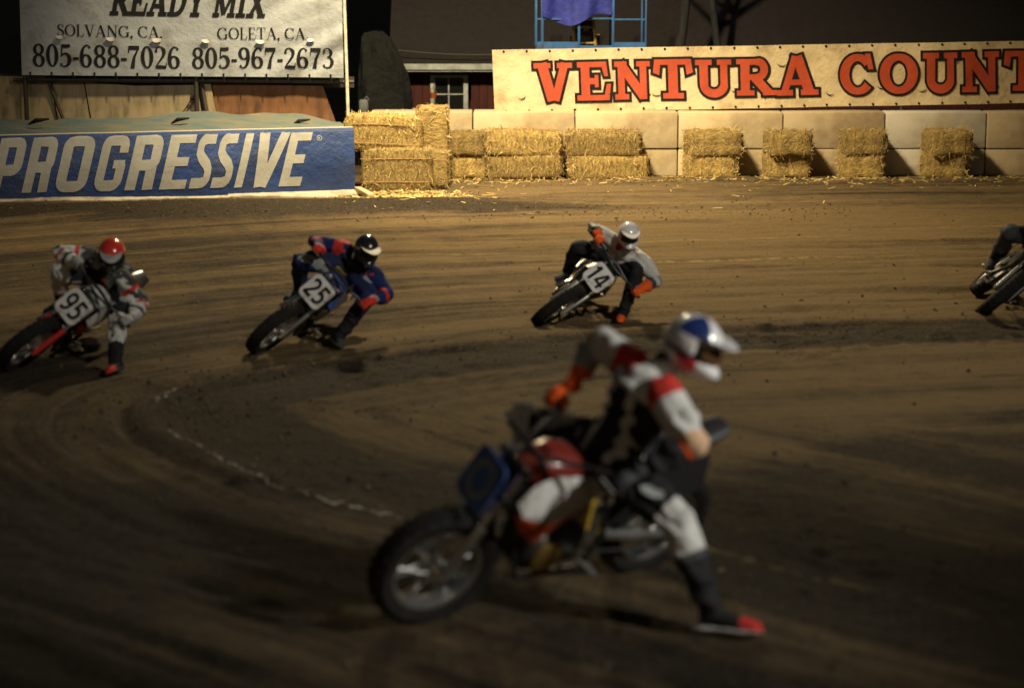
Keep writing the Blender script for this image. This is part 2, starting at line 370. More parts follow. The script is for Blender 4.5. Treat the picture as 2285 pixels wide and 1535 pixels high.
# ------------------------------------------------------------------ ground
GUIDE_PX = [(3600, 690), (2600, 706), (2285, 716), (1900, 727), (1640, 737), (1200, 757), (900, 790), (650, 830), (480, 862), (390, 884), (350, 910), (345, 940), (370, 970), (480, 1030), (640, 1095), (930, 1160), (1300, 1250), (1800, 1390), (2500, 1560), (3600, 1700)]
GP = np.array([[onG(*p).x, onG(*p).y] for p in GUIDE_PX])
def track_coords(x, y):
    x = np.asarray(x, float); y = np.asarray(y, float)
    best = np.full(x.shape, 1e9); sb = np.zeros(x.shape); acc = 0.0; ins = np.zeros(x.shape, bool)
    n = len(GP)
    for i in range(n - 1):
        ax, ay = GP[i]; bx, by = GP[i + 1]; dx, dy = bx - ax, by - ay; l2 = dx * dx + dy * dy; l = math.sqrt(l2)
        t = np.clip(((x - ax) * dx + (y - ay) * dy) / l2, 0, 1)
        d = np.hypot(x - ax - t * dx, y - ay - t * dy); m = d < best
        best = np.where(m, d, best); sb = np.where(m, acc + t * l, sb); acc += l
    for i in range(n):
        ax, ay = GP[i]; bx, by = GP[(i + 1) % n]
        c = ((ay > y) != (by > y)) & (x < (bx - ax) * (y - ay) / ((by - ay) if by != ay else 1e-9) + ax); ins ^= c
    return sb, np.where(ins, -best, best)
YB = onG(1400, 401).y            # foot of the bales
YW = YB + 0.68                   # face of the block wall
def height(x, y):
    x = np.asarray(x, float); y = np.asarray(y, float)
    s_, d = track_coords(x, y)
    rough = np.clip(1 - np.abs(d + 0.9) / 1.3, 0, 1) * 0.8 + 0.35 * (d < 0) + 0.30
    z = 0.030 * fbm(x * 2.2, y * 2.2, 1) * rough
    cl = np.maximum(vn(x * 10.5, y * 9.0, 4) - 0.60, 0) * vn(x * 1.3, y * 1.3, 5)
    z += 0.10 * cl * rough
    z += 0.085 * (vn(s_ * 0.22, d * 4.0, 8) - 0.5) * (0.35 + 0.5 * vn(s_ * 0.1, d * 0.7, 9)) * (d > -0.1)
    z += 0.030 * (vn(s_ * 1.2, d * 9, 18) - 0.5) * (d > -0.1)
    for dk, wk, hk, sd in ((.45, .07, .035, 1), (.95, .09, .03, 2), (1.35, .06, .03, 3), (1.9, .10, .035, 4), (2.7, .08, .03, 5), (3.3, .12, .04, 6), (4.2, .09, .03, 7), (5.4, .12, .035, 8), (6.8, .12, .035, 9), (8.2, .14, .04, 10)):
        dc = dk + .35 * (vn(s_ * .12, 0 * s_, 60 + sd) - .5); amp = np.clip(vn(s_ * .3, 0 * s_ + 3, 70 + sd) * 1.8 - .45, 0, 1)
        z += hk * amp * (.8 * np.exp(-((d - dc - wk * 1.6) / wk) ** 2) - np.exp(-((d - dc) / wk) ** 2)) * (.7 + .6 * vn(x * 8, y * 8, 80))
    far = np.clip((x + 6) / 5, 0, 1)
    z += 0.055 * np.exp(-((d - 0.10) / 0.16) ** 2) * far * (y > 14) - 0.02 * np.exp(-((d + 0.25) / 0.25) ** 2) * far
    # low berm of thrown soil in front of the left fence
    yb = 29.15 + 0.10 * (x + 4.0); z += 0.11 * np.exp(-((y - yb) / 0.55) ** 2) * np.clip((1.5 - x) / 2.5, 0, 1)
    z += 0.05 * np.exp(-((y - YB + 0.4) / 0.5) ** 2) * np.clip(x / 2, 0, 1) * vn(x * 1.7, y * 2, 21)
    t = np.clip((y - (YW + 1.4)) / 0.8, 0, 1); z = z * (1 - t) - 1.6 * t * t * (3 - 2 * t)
    return z
def gz(x, y): return float(height(np.array([x]), np.array([y]))[0])
xs = np.concatenate([[-400, -150, -60, -30, -18, -13], np.arange(-10.5, 10.51, 0.045), [13, 18, 30, 60, 150, 400]])
ys = np.concatenate([[-60, -20, -5, 0, 3, 5, 6.5], np.arange(7.5, 36.0, 0.036), [37, 39, 44, 55, 80, 150, 400, 900]])
X, Y = np.meshgrid(xs, ys); Z = height(X, Y); SS, DD = track_coords(X, Y)
nx, ny = len(xs), len(ys)
gv = np.stack([X.ravel(), Y.ravel(), Z.ravel()], 1)
ii = (np.arange(ny - 1)[:, None] * nx + np.arange(nx - 1)[None, :]).ravel()
gf = np.stack([ii, ii + 1, ii + 1 + nx, ii + nx], 1)
me = bpy.data.meshes.new('dirt_track')
me.vertices.add(len(gv)); me.vertices.foreach_set('co', gv.ravel())
me.loops.add(gf.size); me.loops.foreach_set('vertex_index', gf.ravel().astype(np.int32))
me.polygons.add(len(gf)); me.polygons.foreach_set('loop_start', np.arange(0, gf.size, 4, dtype=np.int32))
me.polygons.foreach_set('use_smooth', np.ones(len(gf), bool))
me.update(calc_edges=True)
# moisture of the soil plus painted light falloff: moist churned loam along the inside edge, dry packed racing groove outside it
damp_dim = 0.34 + 0.0 * X
damp_dim = np.where(DD < 0, 0.26 + 0.95 * np.exp(-((DD + 0.60) / 0.55) ** 2), damp_dim)
pa, pb = onG(1560, 1050), onG(2285, 890)
near = ((pa.y - Y) * (pb.x - pa.x) + (X - pa.x) * (pb.y - pa.y)) / math.hypot(pb.x - pa.x, pb.y - pa.y)
damp_dim = np.where(DD < 0, damp_dim + 0.55 * np.clip(near / 0.5 + .3, 0, 1) * np.clip((X - .6) / .8, 0, 1), damp_dim)
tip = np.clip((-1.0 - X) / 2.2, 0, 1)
damp_dim = np.where(DD >= 0, damp_dim - 0.20 * (Y > 15) * (1 - tip) + 0.28 * tip + 0.34 * (Y < 14), damp_dim)  # near leg toned darker, standing in for light falling off there
damp_dim += 0.75 * np.exp(-((Y - (28.8 + 0.1 * (X + 4))) / 0.5) ** 2) * np.clip((2.5 - X) / 3, 0, 1)
damp_dim += 0.9 * fbm(X * 0.35, Y * 0.35, 30, 3)
at = me.attributes.new('track', 'FLOAT_VECTOR', 'POINT')
at.data.foreach_set('vector', np.stack([SS.ravel(), DD.ravel(), damp_dim.ravel()], 1).ravel().astype(np.float32))
def dirt_material():
    m = bpy.data.materials.new('dirt'); m.use_nodes = True; t = m.node_tree; N = t.nodes; L = t.links; p = N['Principled BSDF']
    at = N.new('ShaderNodeAttribute'); at.attribute_name = 'track'
    sep = N.new('ShaderNodeSeparateXYZ'); L.new(at.outputs['Vector'], sep.inputs[0])
    def comb(kx, ky):
        a = N.new('ShaderNodeMath'); a.operation = 'MULTIPLY'; a.inputs[1].default_value = kx; L.new(sep.outputs[0], a.inputs[0])
        b = N.new('ShaderNodeMath'); b.operation = 'MULTIPLY'; b.inputs[1].default_value = ky; L.new(sep.outputs[1], b.inputs[0])
        c = N.new('ShaderNodeCombineXYZ'); L.new(a.outputs[0], c.inputs[0]); L.new(b.outputs[0], c.inputs[1]); return c.outputs[0]
    def noise(vec, sc_, det=5, ro=0.6):
        n = N.new('ShaderNodeTexNoise'); n.inputs['Scale'].default_value = sc_; n.inputs['Detail'].default_value = det; n.inputs['Roughness'].default_value = ro
        L.new(vec, n.inputs['Vector']); return n.outputs['Fac']
    def rng(v, a, b, c, d):
        r = N.new('ShaderNodeMapRange'); L.new(v, r.inputs['Value'])
        for k, q in zip(('From Min', 'From Max', 'To Min', 'To Max'), (a, b, c, d)): r.inputs[k].default_value = q
        return r.outputs[0]
    def math_(op, a, b):
        x = N.new('ShaderNodeMath'); x.operation = op
        for i, q in enumerate((a, b)):
            if isinstance(q, (int, float)): x.inputs[i].default_value = q
            else: L.new(q, x.inputs[i])
        return x.outputs[0]
    def mix(f, a, b):
        x = N.new('ShaderNodeMix'); x.data_type = 'RGBA'
        if isinstance(f, (int, float)): x.inputs['Factor'].default_value = f
        else: L.new(f, x.inputs['Factor'])
        for i, q in ((6, a), (7, b)):
            if isinstance(q, tuple): x.inputs[i].default_value = (*q, 1)
            else: L.new(q, x.inputs[i])
        return x.outputs[2]
    geo = N.new('ShaderNodeNewGeometry'); pos = geo.outputs['Position']
    st1 = noise(comb(0.10, 1.5), 1.0, 6, 0.62); st2 = noise(comb(0.5, 9.0), 1.0, 5, 0.65)
    fac = math_('ADD', sep.outputs[2], math_('ADD', rng(st1, 0.32, 0.68, -0.52, 0.52), rng(st2, 0.3, 0.7, -0.26, 0.26)))
    fac = math_('ADD', fac, rng(noise(pos, 3.0, 8, 0.7), 0.3, 0.7, -0.22, 0.22))
    base = mix(rng(fac, 0.0, 0.85, 0, 1), (0.120, 0.081, 0.038), (0.016, 0.0115, 0.0078))
    base = mix(rng(noise(pos, 26.0, 6, 0.75), 0.55, 0.75, 0, 0.55), base, (0.205, 0.150, 0.075))
    base = mix(rng(noise(pos, 17.0, 6, 0.75), 0.55, 0.75, 0, 0.65), base, (0.030, 0.022, 0.014))
    base = mix(rng(noise(pos, 55.0, 4, 0.8), 0.50, 0.66, 0, 0.6), base, (0.022, 0.017, 0.011))
    base = mix(rng(noise(pos, 75.0, 4, 0.8), 0.56, 0.68, 0, 0.65), base, (0.27, 0.205, 0.115))
    pale = math_('MULTIPLY', rng(noise(comb(0.05, 3.6), 1.0, 2, 0.5), 0.66, 0.74, 0, 1), rng(noise(pos, 9, 5), 0.42, 0.6, 0, 0.6))
    base = mix(pale, base, (0.26, 0.19, 0.09))
    L.new(base, p.inputs['Base Color']); p.inputs['Roughness'].default_value = 0.95; p.inputs['Specular IOR Level'].default_value = 0.15
    b = N.new('ShaderNodeBump'); b.inputs['Strength'].default_value = 0.9; b.inputs['Distance'].default_value = 0.03
    hsum = math_('ADD', noise(pos, 14.0, 9, 0.72), math_('MULTIPLY', st2, 0.8)); L.new(hsum, b.inputs['Height'])
    L.new(b.outputs['Normal'], p.inputs['Normal']); return m
me.materials.append(dirt_material())
ground = bpy.data.objects.new('dirt_track', me); col.objects.link(ground); tag(ground, 'brown dirt track of packed and churned soil with curved tyre ruts', 'dirt track', kind='structure')

# loose clods thrown off the tyres
rn = random.Random(41); mb = MB()
CL = [mat('clod_dry', (0.11, 0.078, 0.042), 0.95), mat('clod_damp', (0.042, 0.032, 0.020), 0.95)]
for _ in range(4200):
    q = rn.random()
    if q < .42:
        i = rn.randrange(2, len(GUIDE_PX) - 2); a, b = GP[i], GP[i + 1]; t = rn.random(); nx_, ny_ = b[1] - a[1], a[0] - b[0]; l_ = math.hypot(nx_, ny_); o_ = rn.gauss(-.15, .45) if rn.random() < .7 else rn.gauss(0, 1.3)
        x, y = a[0] + (b[0] - a[0]) * t - nx_ / l_ * o_ * -1, a[1] + (b[1] - a[1]) * t - ny_ / l_ * o_ * -1
    elif q < .72: p = onG(rn.uniform(-50, 1900), rn.gauss(470, 12)); x, y = p.x, p.y
    else: p = onG(rn.uniform(-50, 2330), 410 + 1125 * rn.random() ** 1.5); x, y = p.x, p.y
    if abs(x) > 11 or not 8 < y < 33: continue
    r = min(.022, .005 + .005 * rn.expovariate(1)); z = gz(x, y) + r * .25; M = Matrix.Translation((x, y, z)) @ Matrix.Rotation(rn.uniform(0, 6), 4, (rn.random(), rn.random(), 1)) @ Matrix.Diagonal((r * rn.uniform(.8, 1.6), r * rn.uniform(.7, 1.2), r * rn.uniform(.5, .9), 1))
    mb.add([(1, 0, 0), (-1, 0, 0), (0, 1, 0), (0, -1, 0), (.2, .1, 1), (0, 0, -1)], [(0, 2, 4), (2, 1, 4), (1, 3, 4), (3, 0, 4), (2, 0, 5), (1, 2, 5), (3, 1, 5), (0, 3, 5)], 0 if rn.random() < .4 else 1, M)
tag(mb.build('dirt_clods', CL, smooth=False), 'small loose clods of soil scattered along the ruts and berm', 'dirt clods', kind='stuff')

# worn chalk line round the inside of the turn
CHALK = mat('chalk', (0.36, 0.34, 0.29), 0.95, c2=(0.09, 0.075, 0.05), nscale=9, lo=0.4, hi=0.6)
mb = MB(); rnd = random.Random(3)
for path in ([(338, 922), (352, 903), (372, 890), (392, 880)], [(368, 970), (420, 1000), (480, 1030), (560, 1063), (640, 1095), (740, 1122), (840, 1144), (960, 1166), (1100, 1196)]):
    P = [onG(*p) for p in path]
    for a, b in zip(P[:-1], P[1:]):
        n = max(2, int((b - a).length / 0.055)); t = (b - a).normalized(); s = Vector((-t.y, t.x, 0))
        for k in range(n):
            if rnd.random() < 0.3: continue
            c = a.lerp(b, (k + rnd.random()) / n) + s * rnd.gauss(0, 0.012); hl = rnd.uniform(0.02, 0.06); hw = rnd.uniform(0.006, 0.018)
            pts = []
            for q in range(7):
                an = 2 * math.pi * q / 7; v = c + t * (math.cos(an) * hl * rnd.uniform(.6, 1.2)) + s * (math.sin(an) * hw * rnd.uniform(.6, 1.2))
                pts.append((v.x, v.y, gz(v.x, v.y) + 0.006))
            mb.add(pts, [tuple(range(7))])
tag(mb.build('chalk_line', CHALK, smooth=False), 'worn white chalk line curving round the inside of the turn', 'chalk line', kind='structure')

# ------------------------------------------------------------------ block wall
CONC = mat('concrete', (0.52, 0.43, 0.27), 0.9, c2=(0.42, 0.33, 0.19), nscale=1.6, lo=0.35, hi=0.7, bump=0.35, bscale=22, bdist=0.012, dirt=(0.26, 0.19, 0.11), dscale=1.1)
CONC2 = mat('concrete_tan', (0.40, 0.32, 0.20), 0.9, c2=(0.30, 0.23, 0.14), nscale=1.8, lo=0.35, hi=0.7, bump=0.35, bscale=20, bdist=0.012, dirt=(0.22, 0.15, 0.08), dscale=1.4)
CONC3 = mat('concrete_pale', (0.52, 0.48, 0.40), 0.9, c2=(0.42, 0.38, 0.30), nscale=1.3, lo=0.35, hi=0.7, bump=0.3, bscale=24, bdist=0.012, dirt=(0.30, 0.25, 0.17), dscale=1.0)
JX = [827, 1055, 1283, 1513, 1747, 1975, 2201, 2430]
zt = onY(1500, 251, YW).z; zm = onY(1500, 333, YW).z
cl = [[None, 'pale concrete block lowest at the left end, behind the stacked bales', 'concrete block low in the wall behind the gap between two long bale stacks', 'lower concrete block behind the shadow right of the long bale stack', 'lower concrete block between the first and second narrow bale stacks', 'lower concrete block in deep shadow between second and third narrow bale stacks', 'lower concrete block in shadow between the last two narrow bale stacks'],
      ['short visible end of pale concrete block behind the upright bale', 'pale concrete block in the top course below the letter V', 'concrete block in the top course below the letters E and N', 'top course concrete block below the second half of the red word VENTURA', 'tan stained concrete block below the end of VENTURA and the letter C', 'palest concrete block in the top course, below the letters O and U', 'dim concrete block at the right edge of the frame, top course']]
rnd = random.Random(5)
for course in (0, 1):
    for i in range(7):
        if course == 0 and i == 0: continue
        x0, x1 = onY(JX[i], 300, YW).x + 0.008, onY(JX[i + 1], 300, YW).x - 0.008
        if course: z0, z1 = zm + 0.006, zt
        else: z0, z1 = zm - (zt - zm), zm - 0.006
        c = Vector(((x0 + x1) / 2, YW + 0.3 + rnd.uniform(-.012, .012), (z0 + z1) / 2))
        m = MB(); m.box((0, 0, 0), (x1 - x0, 0.6, z1 - z0), bev=0.025, R=Matrix.Rotation(rnd.uniform(-.004, .004), 3, 'Y'))
        o = m.build('concrete_block', [CONC, CONC, CONC, CONC, CONC2, CONC3, CONC2][i]); o.location = c
        tag(o, cl[course][i], 'concrete block', 'concrete blocks of the track wall')

# ------------------------------------------------------------------ banners
def sheet(tl, tr, br, bl, yl, yr, wave):
    TL, TR, BR, BL = onY(*tl, yl), onY(*tr, yr), onY(*br, yr), onY(*bl, yl)
    W = (BR - BL).length; Hh = (TL - BL).length
    nrm = (TR - TL).cross(TL - BL).normalized()
    if nrm.y > 0: nrm = -nrm
    def f(x, y, lift=0.0):
        u, v = x / W, y / Hh
        p = (BL.lerp(BR, u)).lerp(TL.lerp(TR, u), v)
        return p + nrm * (lift + wave(x, y))
    def inv(px, py):
        # photo pixel -> sheet coordinates (bilinear inverse by iteration)
        u, v = 0.5, 0.5
        for _ in range(30):
            q = lambda a, b: tuple((bl[i] * (1 - a) + br[i] * a) * (1 - b) + (tl[i] * (1 - a) + tr[i] * a) * b for i in (0, 1))
            x, y = q(u, v); ex, ey = px - x, py - y
            u += ex / max(1, (br[0] - bl[0])); v += ey / ((tl[1] - bl[1]) or 1)
        return u * W, v * Hh
    return f, inv, W, Hh
def sheet_mesh(f, W, Hh, nu, nv, thick=0.004):
    m = MB(); vs = []
    for lift in (0.0, -thick):
        for j in range(nv + 1):
            for i in range(nu + 1): vs.append(f(W * i / nu, Hh * j / nv, lift))
    n = (nu + 1) * (nv + 1); fs = []
    for j in range(nv):
        for i in range(nu):
            a = j * (nu + 1) + i; fs.append((a, a + 1, a + nu + 2, a + nu + 1)); fs.append((n + a, n + a + nu + 1, n + a + nu + 2, n + a + 1))
    ed = [j * (nu + 1) for j in range(nv + 1)]
    for k in range(nv): 
        fs.append((ed[k], ed[k + 1], n + ed[k + 1], n + ed[k])); a, b = ed[k] + nu, ed[k + 1] + nu; fs.append((b, a, n + a, n + b))
    for i in range(nu):
        fs.append((i + 1, i, n + i, n + i + 1)); a = nv * (nu + 1) + i; fs.append((a, a + 1, n + a + 1, n + a))
    m.add(vs, fs); return m
def vinyl(name, c, c2, dirt, amp=0.5):
    return mat(name, c, 0.55, c2=c2, nscale=1.3, lo=0.4, hi=0.7, bump=amp, bscale=2.2, bdist=0.05, dirt=dirt, dscale=2.2, stretch=(1, 1, 1))
INK = mat('black_ink', (0.006, 0.006, 0.007), 0.75, c2=(0.014, 0.013, 0.013), nscale=5, spec=.15)
# --- red and cream banner above the wall
CREAM = vinyl('cream_vinyl', (0.60, 0.50, 0.31), (0.50, 0.40, 0.24), (0.34, 0.25, 0.13), 0.8)
RED = mat('red_ink', (0.44, 0.062, 0.018), 0.65, c2=(0.33, 0.040, 0.014), nscale=3.0, lo=.35, hi=.7, bump=0.4, bscale=2.2, bdist=0.04)
YV = YW + 0.34
# lettering of one-word cells takes its place from the measured outline of each letter
def wv(x, y): return 0.032 * math.sin(x * 1.9 + 0.6) + 0.020 * math.sin(x * 4.3 + y * 3) + 0.018 * math.sin(y * 4 + x * 0.7) + 0.004 * math.sin(x * 9.1 - y * 6)
ff, inv, W, Hh = sheet((1098, 112), (2640, 86), (2640, 224), (1104, 253), YV, YV, wv)
root = sheet_mesh(ff, W, Hh, 110, 14).build('banner', CREAM)
tag(root, 'cream banner with big red slab letters VENTURA COUN above the block wall', 'banner')
pr = Print(ff)
for ch, x0, x1, yt, yb in (('V', 1186, 1284, 135, 231), ('E', 1281, 1372, 133, 230), ('N', 1366, 1457, 132, 228), ('T', 1455, 1549, 127, 226), ('U', 1546, 1639, 128, 223), ('R', 1636, 1733, 126, 219), ('A', 1726, 1832, 120, 219),
                           ('C', 1868, 1956, 115, 218), ('O', 1957, 2054, 114, 216), ('U', 2052, 2142, 112, 214), ('N', 2138, 2236, 110, 211), ('T', 2236, 2330, 108, 209), ('Y', 2330, 2424, 106, 207)):
    a = inv(x0 + 6, yb - 5); b = inv(x1 - (11 if ch == 'E' else 6), yt + 5); h = b[1] - a[1]
    pr.text(ch, SLAB, a[0], a[1], h, lift=0.015, m=0, outline=0.040, om=1, fit=(b[0] - a[0]))
pr.mb.build('lettering', [RED, INK], root, smooth=False)
def crescents(root, f, inv, pts, size, flap, mats, up=1):
    for i, (px, py) in enumerate(pts):
        x, y = inv(px, py); m = MB(); r = size * (0.85 + 0.3 * ((i * 7) % 5) / 5); n = 12; vs = []
        tl = ((i * 37) % 11 - 5) * 0.05
        rows = 5
        for j in range(rows + 1):
            for k in range(n + 1):
                a = math.pi + math.pi * k / n; t = j / rows
                yy = r * math.sin(a) * t * 0.8
                vs.append(f(x + r * math.cos(a) * (0.25 + .75 * t if flap else 1) + tl * yy, y + (yy if flap else r * 0.8 * math.sin(a) - 0.016 * math.sin(math.pi * k / n) * (j / rows - 0.5)), 0.013 + (0.06 * t * t if flap else 0.002)))
        fs = [(j * (n + 1) + k, j * (n + 1) + k + 1, (j + 1) * (n + 1) + k + 1, (j + 1) * (n + 1) + k) for j in range(rows) for k in range(n)]
        m.add(vs, fs); m.build('wind_flap' if flap else 'wind_slit', mats, root)
crescents(root, ff, inv, [(1162, 213), (1237, 168), (1397, 147), (1352, 205), (1466, 205), (1570, 140), (1640, 196), (1746, 138), (1856, 205), (1936, 146), (1968, 190), (2056, 196), (2128, 130)], 0.085, False, INK)
def studs(root, pts, rr=0.02):
    m = MB(); m.ball((0, 0, 0), rr, 0.008, rr, nu=8, nv=5); me_ = m.mesh('eyelet', INK)
    for q in pts: o = bpy.data.objects.new('eyelet', me_); col.objects.link(o); o.parent = root; o.location = q
studs(root, [ff((i + .5) * W / 30, yy, 0.008) for i in range(30) for yy in (Hh - 0.03, 0.03)])
STEEL = mat('galvanised_steel', (0.22, 0.22, 0.21), 0.5, 0.7, c2=(0.12, 0.11, 0.10), nscale=8)
for px, lab in ((1112, 'dark steel post holding the left end of the red lettered banner'), (1560, 'dark steel post behind the red lettered banner at its letter U'), (2010, 'dark steel post behind the red lettered banner at its letter O')):
    m = MB(); b = onY(px, 250, YV + 0.07); zb = gz(b.x, b.y); m.tube([(b.x, b.y, zb - .1), (b.x, b.y, onY(px, 114 if px < 1300 else 104, YV).z)], 0.03, 10)
    tag(m.build('banner_post', STEEL, origin=(b.x, b.y, zb)), lab, 'post', 'posts behind the red lettered banner')

# --- silver phone number banner on the left
SILVER = vinyl('grey_vinyl', (0.295, 0.315, 0.325), (0.24, 0.26, 0.275), (0.16, 0.155, 0.14), 0.9)
FLAPM = mat('white_flap', (0.40, 0.39, 0.36), 0.6)
YS = onG(700, 436).y + 1.25
def ws_(x, y):
    d = max(0.0, min(1.0, (x - 2.9) / 2.4))
    return 0.02 * math.sin(x * 1.3 + y) + d * (0.028 * math.sin(9 * (0.75 * x - y) + 1.0) + 0.016 * math.sin(15 * (0.6 * x - y)))
fs_, invs, Ws, Hs = sheet((40, -160), (761, -120), (767, 174), (49, 168), YS, YS, ws_)
sroot = sheet_mesh(fs_, Ws, Hs, 120, 46).build('banner', SILVER)
tag(sroot, 'silver grey banner with black phone numbers above the blue fence', 'banner')
ps = Print(fs_)
def fit_text(txt, font, x0, y0, x1, y1, h, **k):
    a = invs(x0, y0); b = invs(x1, y1); hh = invs(x0, y0 - h)[1] - a[1]
    ps.text(txt, font, a[0], a[1], hh, fit=b[0] - a[0], slope=(b[1] - a[1]) / (b[0] - a[0]), lift=0.012, **k)
fit_text('READY MIX', SLAB, 243, 34, 590, 40, 70, shear=0.18)
fit_text('SOLVANG, CA.', ROMAN, 128, 80, 364, 85, 27)
fit_text('GOLETA, CA.', ROMAN, 484, 88, 690, 88, 27)
fit_text('805-688-7026', DIGIT, 72, 149, 404, 154, 53, gap=-.02)
fit_text('805-967-2673', DIGIT, 427, 154, 746, 153, 49, gap=-.02)
ps.mb.build('lettering', INK, sroot, smooth=False)
crescents(sroot, fs_, invs, [(136, 79), (249, 83), (352, 85), (460, 88), (582, 89), (694, 86)], 0.075, True, FLAPM)
for i in range(15):
    m = MB(); q = fs_((i + .4) * Ws / 15, 0.03, 0.01); m.tube([q + Vector((0, 0, .02)), q, q + Vector((0.01, 0, -0.10))], [.016, .012, 0.006], 6); m.build('cable_tie', INK, sroot)
CREAMPAINT = mat('worn_white_paint', (0.60, 0.55, 0.42), 0.6, c2=(0.30, 0.25, 0.15), nscale=5, lo=.45, hi=.7, dirt=(0.12, 0.10, 0.06), dscale=4)
a, b = onY(766, -60, YS + .03), onY(777, 262, YS + .03); m = MB(); m.tube([(b.x, b.y, -0.1), b, a], 0.026, 10)
tag(m.build('sign_pole', CREAMPAINT, origin=(b.x, b.y, 0)), 'slim worn white pole at the right end of the phone number banner', 'pole')
DARKMETAL = mat('dark_steel', (0.03, 0.03, 0.032), 0.6, 0.4, c2=(0.06, 0.045, 0.03), nscale=7)
for px, lab in ((60, 'dark steel upright behind the phone number banner at its left end'), (440, 'dark steel upright behind the phone number banner between the two towns')):
    b = onY(px, 262, YS + 0.09); m = MB(); m.tube([(b.x, b.y, -.1), (b.x, b.y, onY(px, -140, YS).z)], 0.035, 10); pass
    tag(m.build('banner_post', DARKMETAL, origin=(b.x, b.y, 0)), lab, 'post', 'posts behind the phone number banner')
m = MB(); a, b = onY(30, 179, YS + .12), onY(790, 183, YS + .12); m.tube([a, b], 0.03, 8)
tag(m.build('banner_rail', DARKMETAL, origin=a), 'dark steel rail running behind the lower edge of the phone number banner', 'rail')

# --- boards behind the blue fence
PLY = mat('weathered_plywood', (0.36, 0.28, 0.15), 0.85, c2=(0.25, 0.19, 0.10), nscale=3.0, stretch=(3, 3, 0.8), lo=.35, hi=.7, bump=.3, bscale=18, dirt=(0.12, 0.10, 0.06), dscale=2.2)
PLYB = mat('brown_plywood', (0.20, 0.085, 0.028), 0.8, c2=(0.13, 0.055, 0.02), nscale=3.5, stretch=(3, 3, 0.7), lo=.35, hi=.7, bump=.3, bscale=18, dirt=(0.06, 0.03, 0.012), dscale=1.8)
YP = YS + 0.24
def board(pts, mt, name, lab, cat, y=YP, th=0.03, group=None):
    P = [onY(*p, y) for p in pts]; n = len(P); m = MB(); vs = [tuple(p) for p in P] + [(p.x, p.y + th, p.z) for p in P]
    m.add(vs, [tuple(range(n)), tuple(range(2 * n - 1, n - 1, -1))] + [(k, n + k, n + (k + 1) % n, (k + 1) % n) for k in range(n)])
    o = m.build(name, mt, origin=P[0], sharp=20); return tag(o, lab, cat, group)
board([(-60, 300), (-60, 170), (110, 172), (132, 300)], PLY, 'plywood_board', 'tan plywood board at the far left behind the blue fence', 'board', group='boards behind the blue fence')
board([(135, 300), (114, 174), (186, 182), (206, 300)], PLY, 'plywood_board', 'narrow tan plywood board between the two dark slanted gaps', 'board', group='boards behind the blue fence')
board([(210, 300), (189, 184), (300, 192), (452, 190), (482, 300)], PLY, 'plywood_board', 'wide tan plywood board in the middle behind the blue fence', 'board', y=YP - 0.02, group='boards behind the blue fence')
board([(472, 300), (454, 188), (470, 188), (490, 300)], PLY, 'plywood_board', 'thin pale plywood strip beside the brown panel', 'board', y=YP - 0.06, group='boards behind the blue fence')
board([(486, 310), (468, 188), (720, 192), (762, 310)], PLYB, 'brown_panel', 'rusty brown plywood panel below the right end of the phone number banner', 'board', y=YP)
board([(-80, 215), (-80, 165), (790, 172), (790, 196), (300, 192)], mat('gap_shade_strip', (0.02, 0.02, 0.018), 0.9, c2=(0.035, 0.03, 0.025)), 'gap_shade_strip', 'black strip standing in for the shaded gap between the phone number banner and the boards', 'shade strip', y=YP + 0.06)  # dark sheet put in as the shade under the banner
for (p, q, r, lab) in (((104, 172), (150, 290), 0.028, 'dark slanted wooden brace across the tan boards at far left'), ((448, 180), (466, 285), 0.04, 'thick dark wooden brace left of the brown panel')):
    a, b = onY(*p, YP - 0.07), onY(*q, YP - 0.07); m = MB(); m.tube([a, b], r, 4)
    tag(m.build('brace', mat('dark_timber', (0.035, 0.028, 0.02), 0.85, c2=(0.06, 0.045, 0.03)), origin=b), lab, 'brace')
m = MB(); pp = [onY(*p, YP - 0.12) for p in ((452, 192), (440, 205), (428, 220), (416, 240), (408, 252), (395, 268))]
m.tube(pp, 0.008, 6); m.ball(pp[2], 0.028, nu=8, nv=6); m.ball(pp[4], 0.028, nu=8, nv=6); m.tube([pp[0], pp[0] + Vector((-.12, 0, -.08)), pp[0] + Vector((-.05, 0, .05))], 0.01, 6)
tag(m.build('tie_rope', INK, origin=pp[-1]), 'dark knotted rope tied from the banner rail down to the fence top', 'rope')

# ------------------------------------------------------------------ blue padded fence
BLUE = vinyl('blue_vinyl', (0.012, 0.038, 0.145), (0.008, 0.026, 0.10), (0.016, 0.024, 0.05), 1.0)
GREYINK = mat('pale_ink', (0.33, 0.325, 0.285), 0.55, c2=(0.27, 0.262, 0.22), nscale=3, bump=0.4, bscale=2.2, bdist=0.04)
NET = mat('blue_grey_netting', (0.060, 0.105, 0.120), 0.9, c2=(0.125, 0.125, 0.085), nscale=2.2, stretch=(1, 2.5, 2.5), lo=.35, hi=.65, bump=.5, bscale=60, bdist=0.02, dirt=(0.18, 0.14, 0.07), dscale=1.6)
GL, GR = onG(-160, 461), onG(792, 431)
dirx = (GR - GL); Wf = dirx.length; dirx = dirx.normalized(); back = Vector((-dirx.y, dirx.x, 0))
HF = 0.93 * 1.02
def fx(x): return GL + dirx * x
def ffence(x, y, lift=0.0):
    # y runs up the front; the face leans back a little and rolls over at the top
    t = y / HF; bul = 0.05 * math.sin(math.pi * min(t, 1)) + 0.012 * math.sin(x * 2.1 + 2 * y) + 0.010 * math.sin(x * 5.2 - 6 * y) * t
    lean = 0.05 * t + (0.06 * ((t - 0.965) / 0.035) ** 2 if t > 0.965 else 0)
    return fx(x) + Vector((0, 0, max(0.0, y + 0.02 - (0.015 if t > .95 else 0)))) + back * (lean - bul) - back * lift
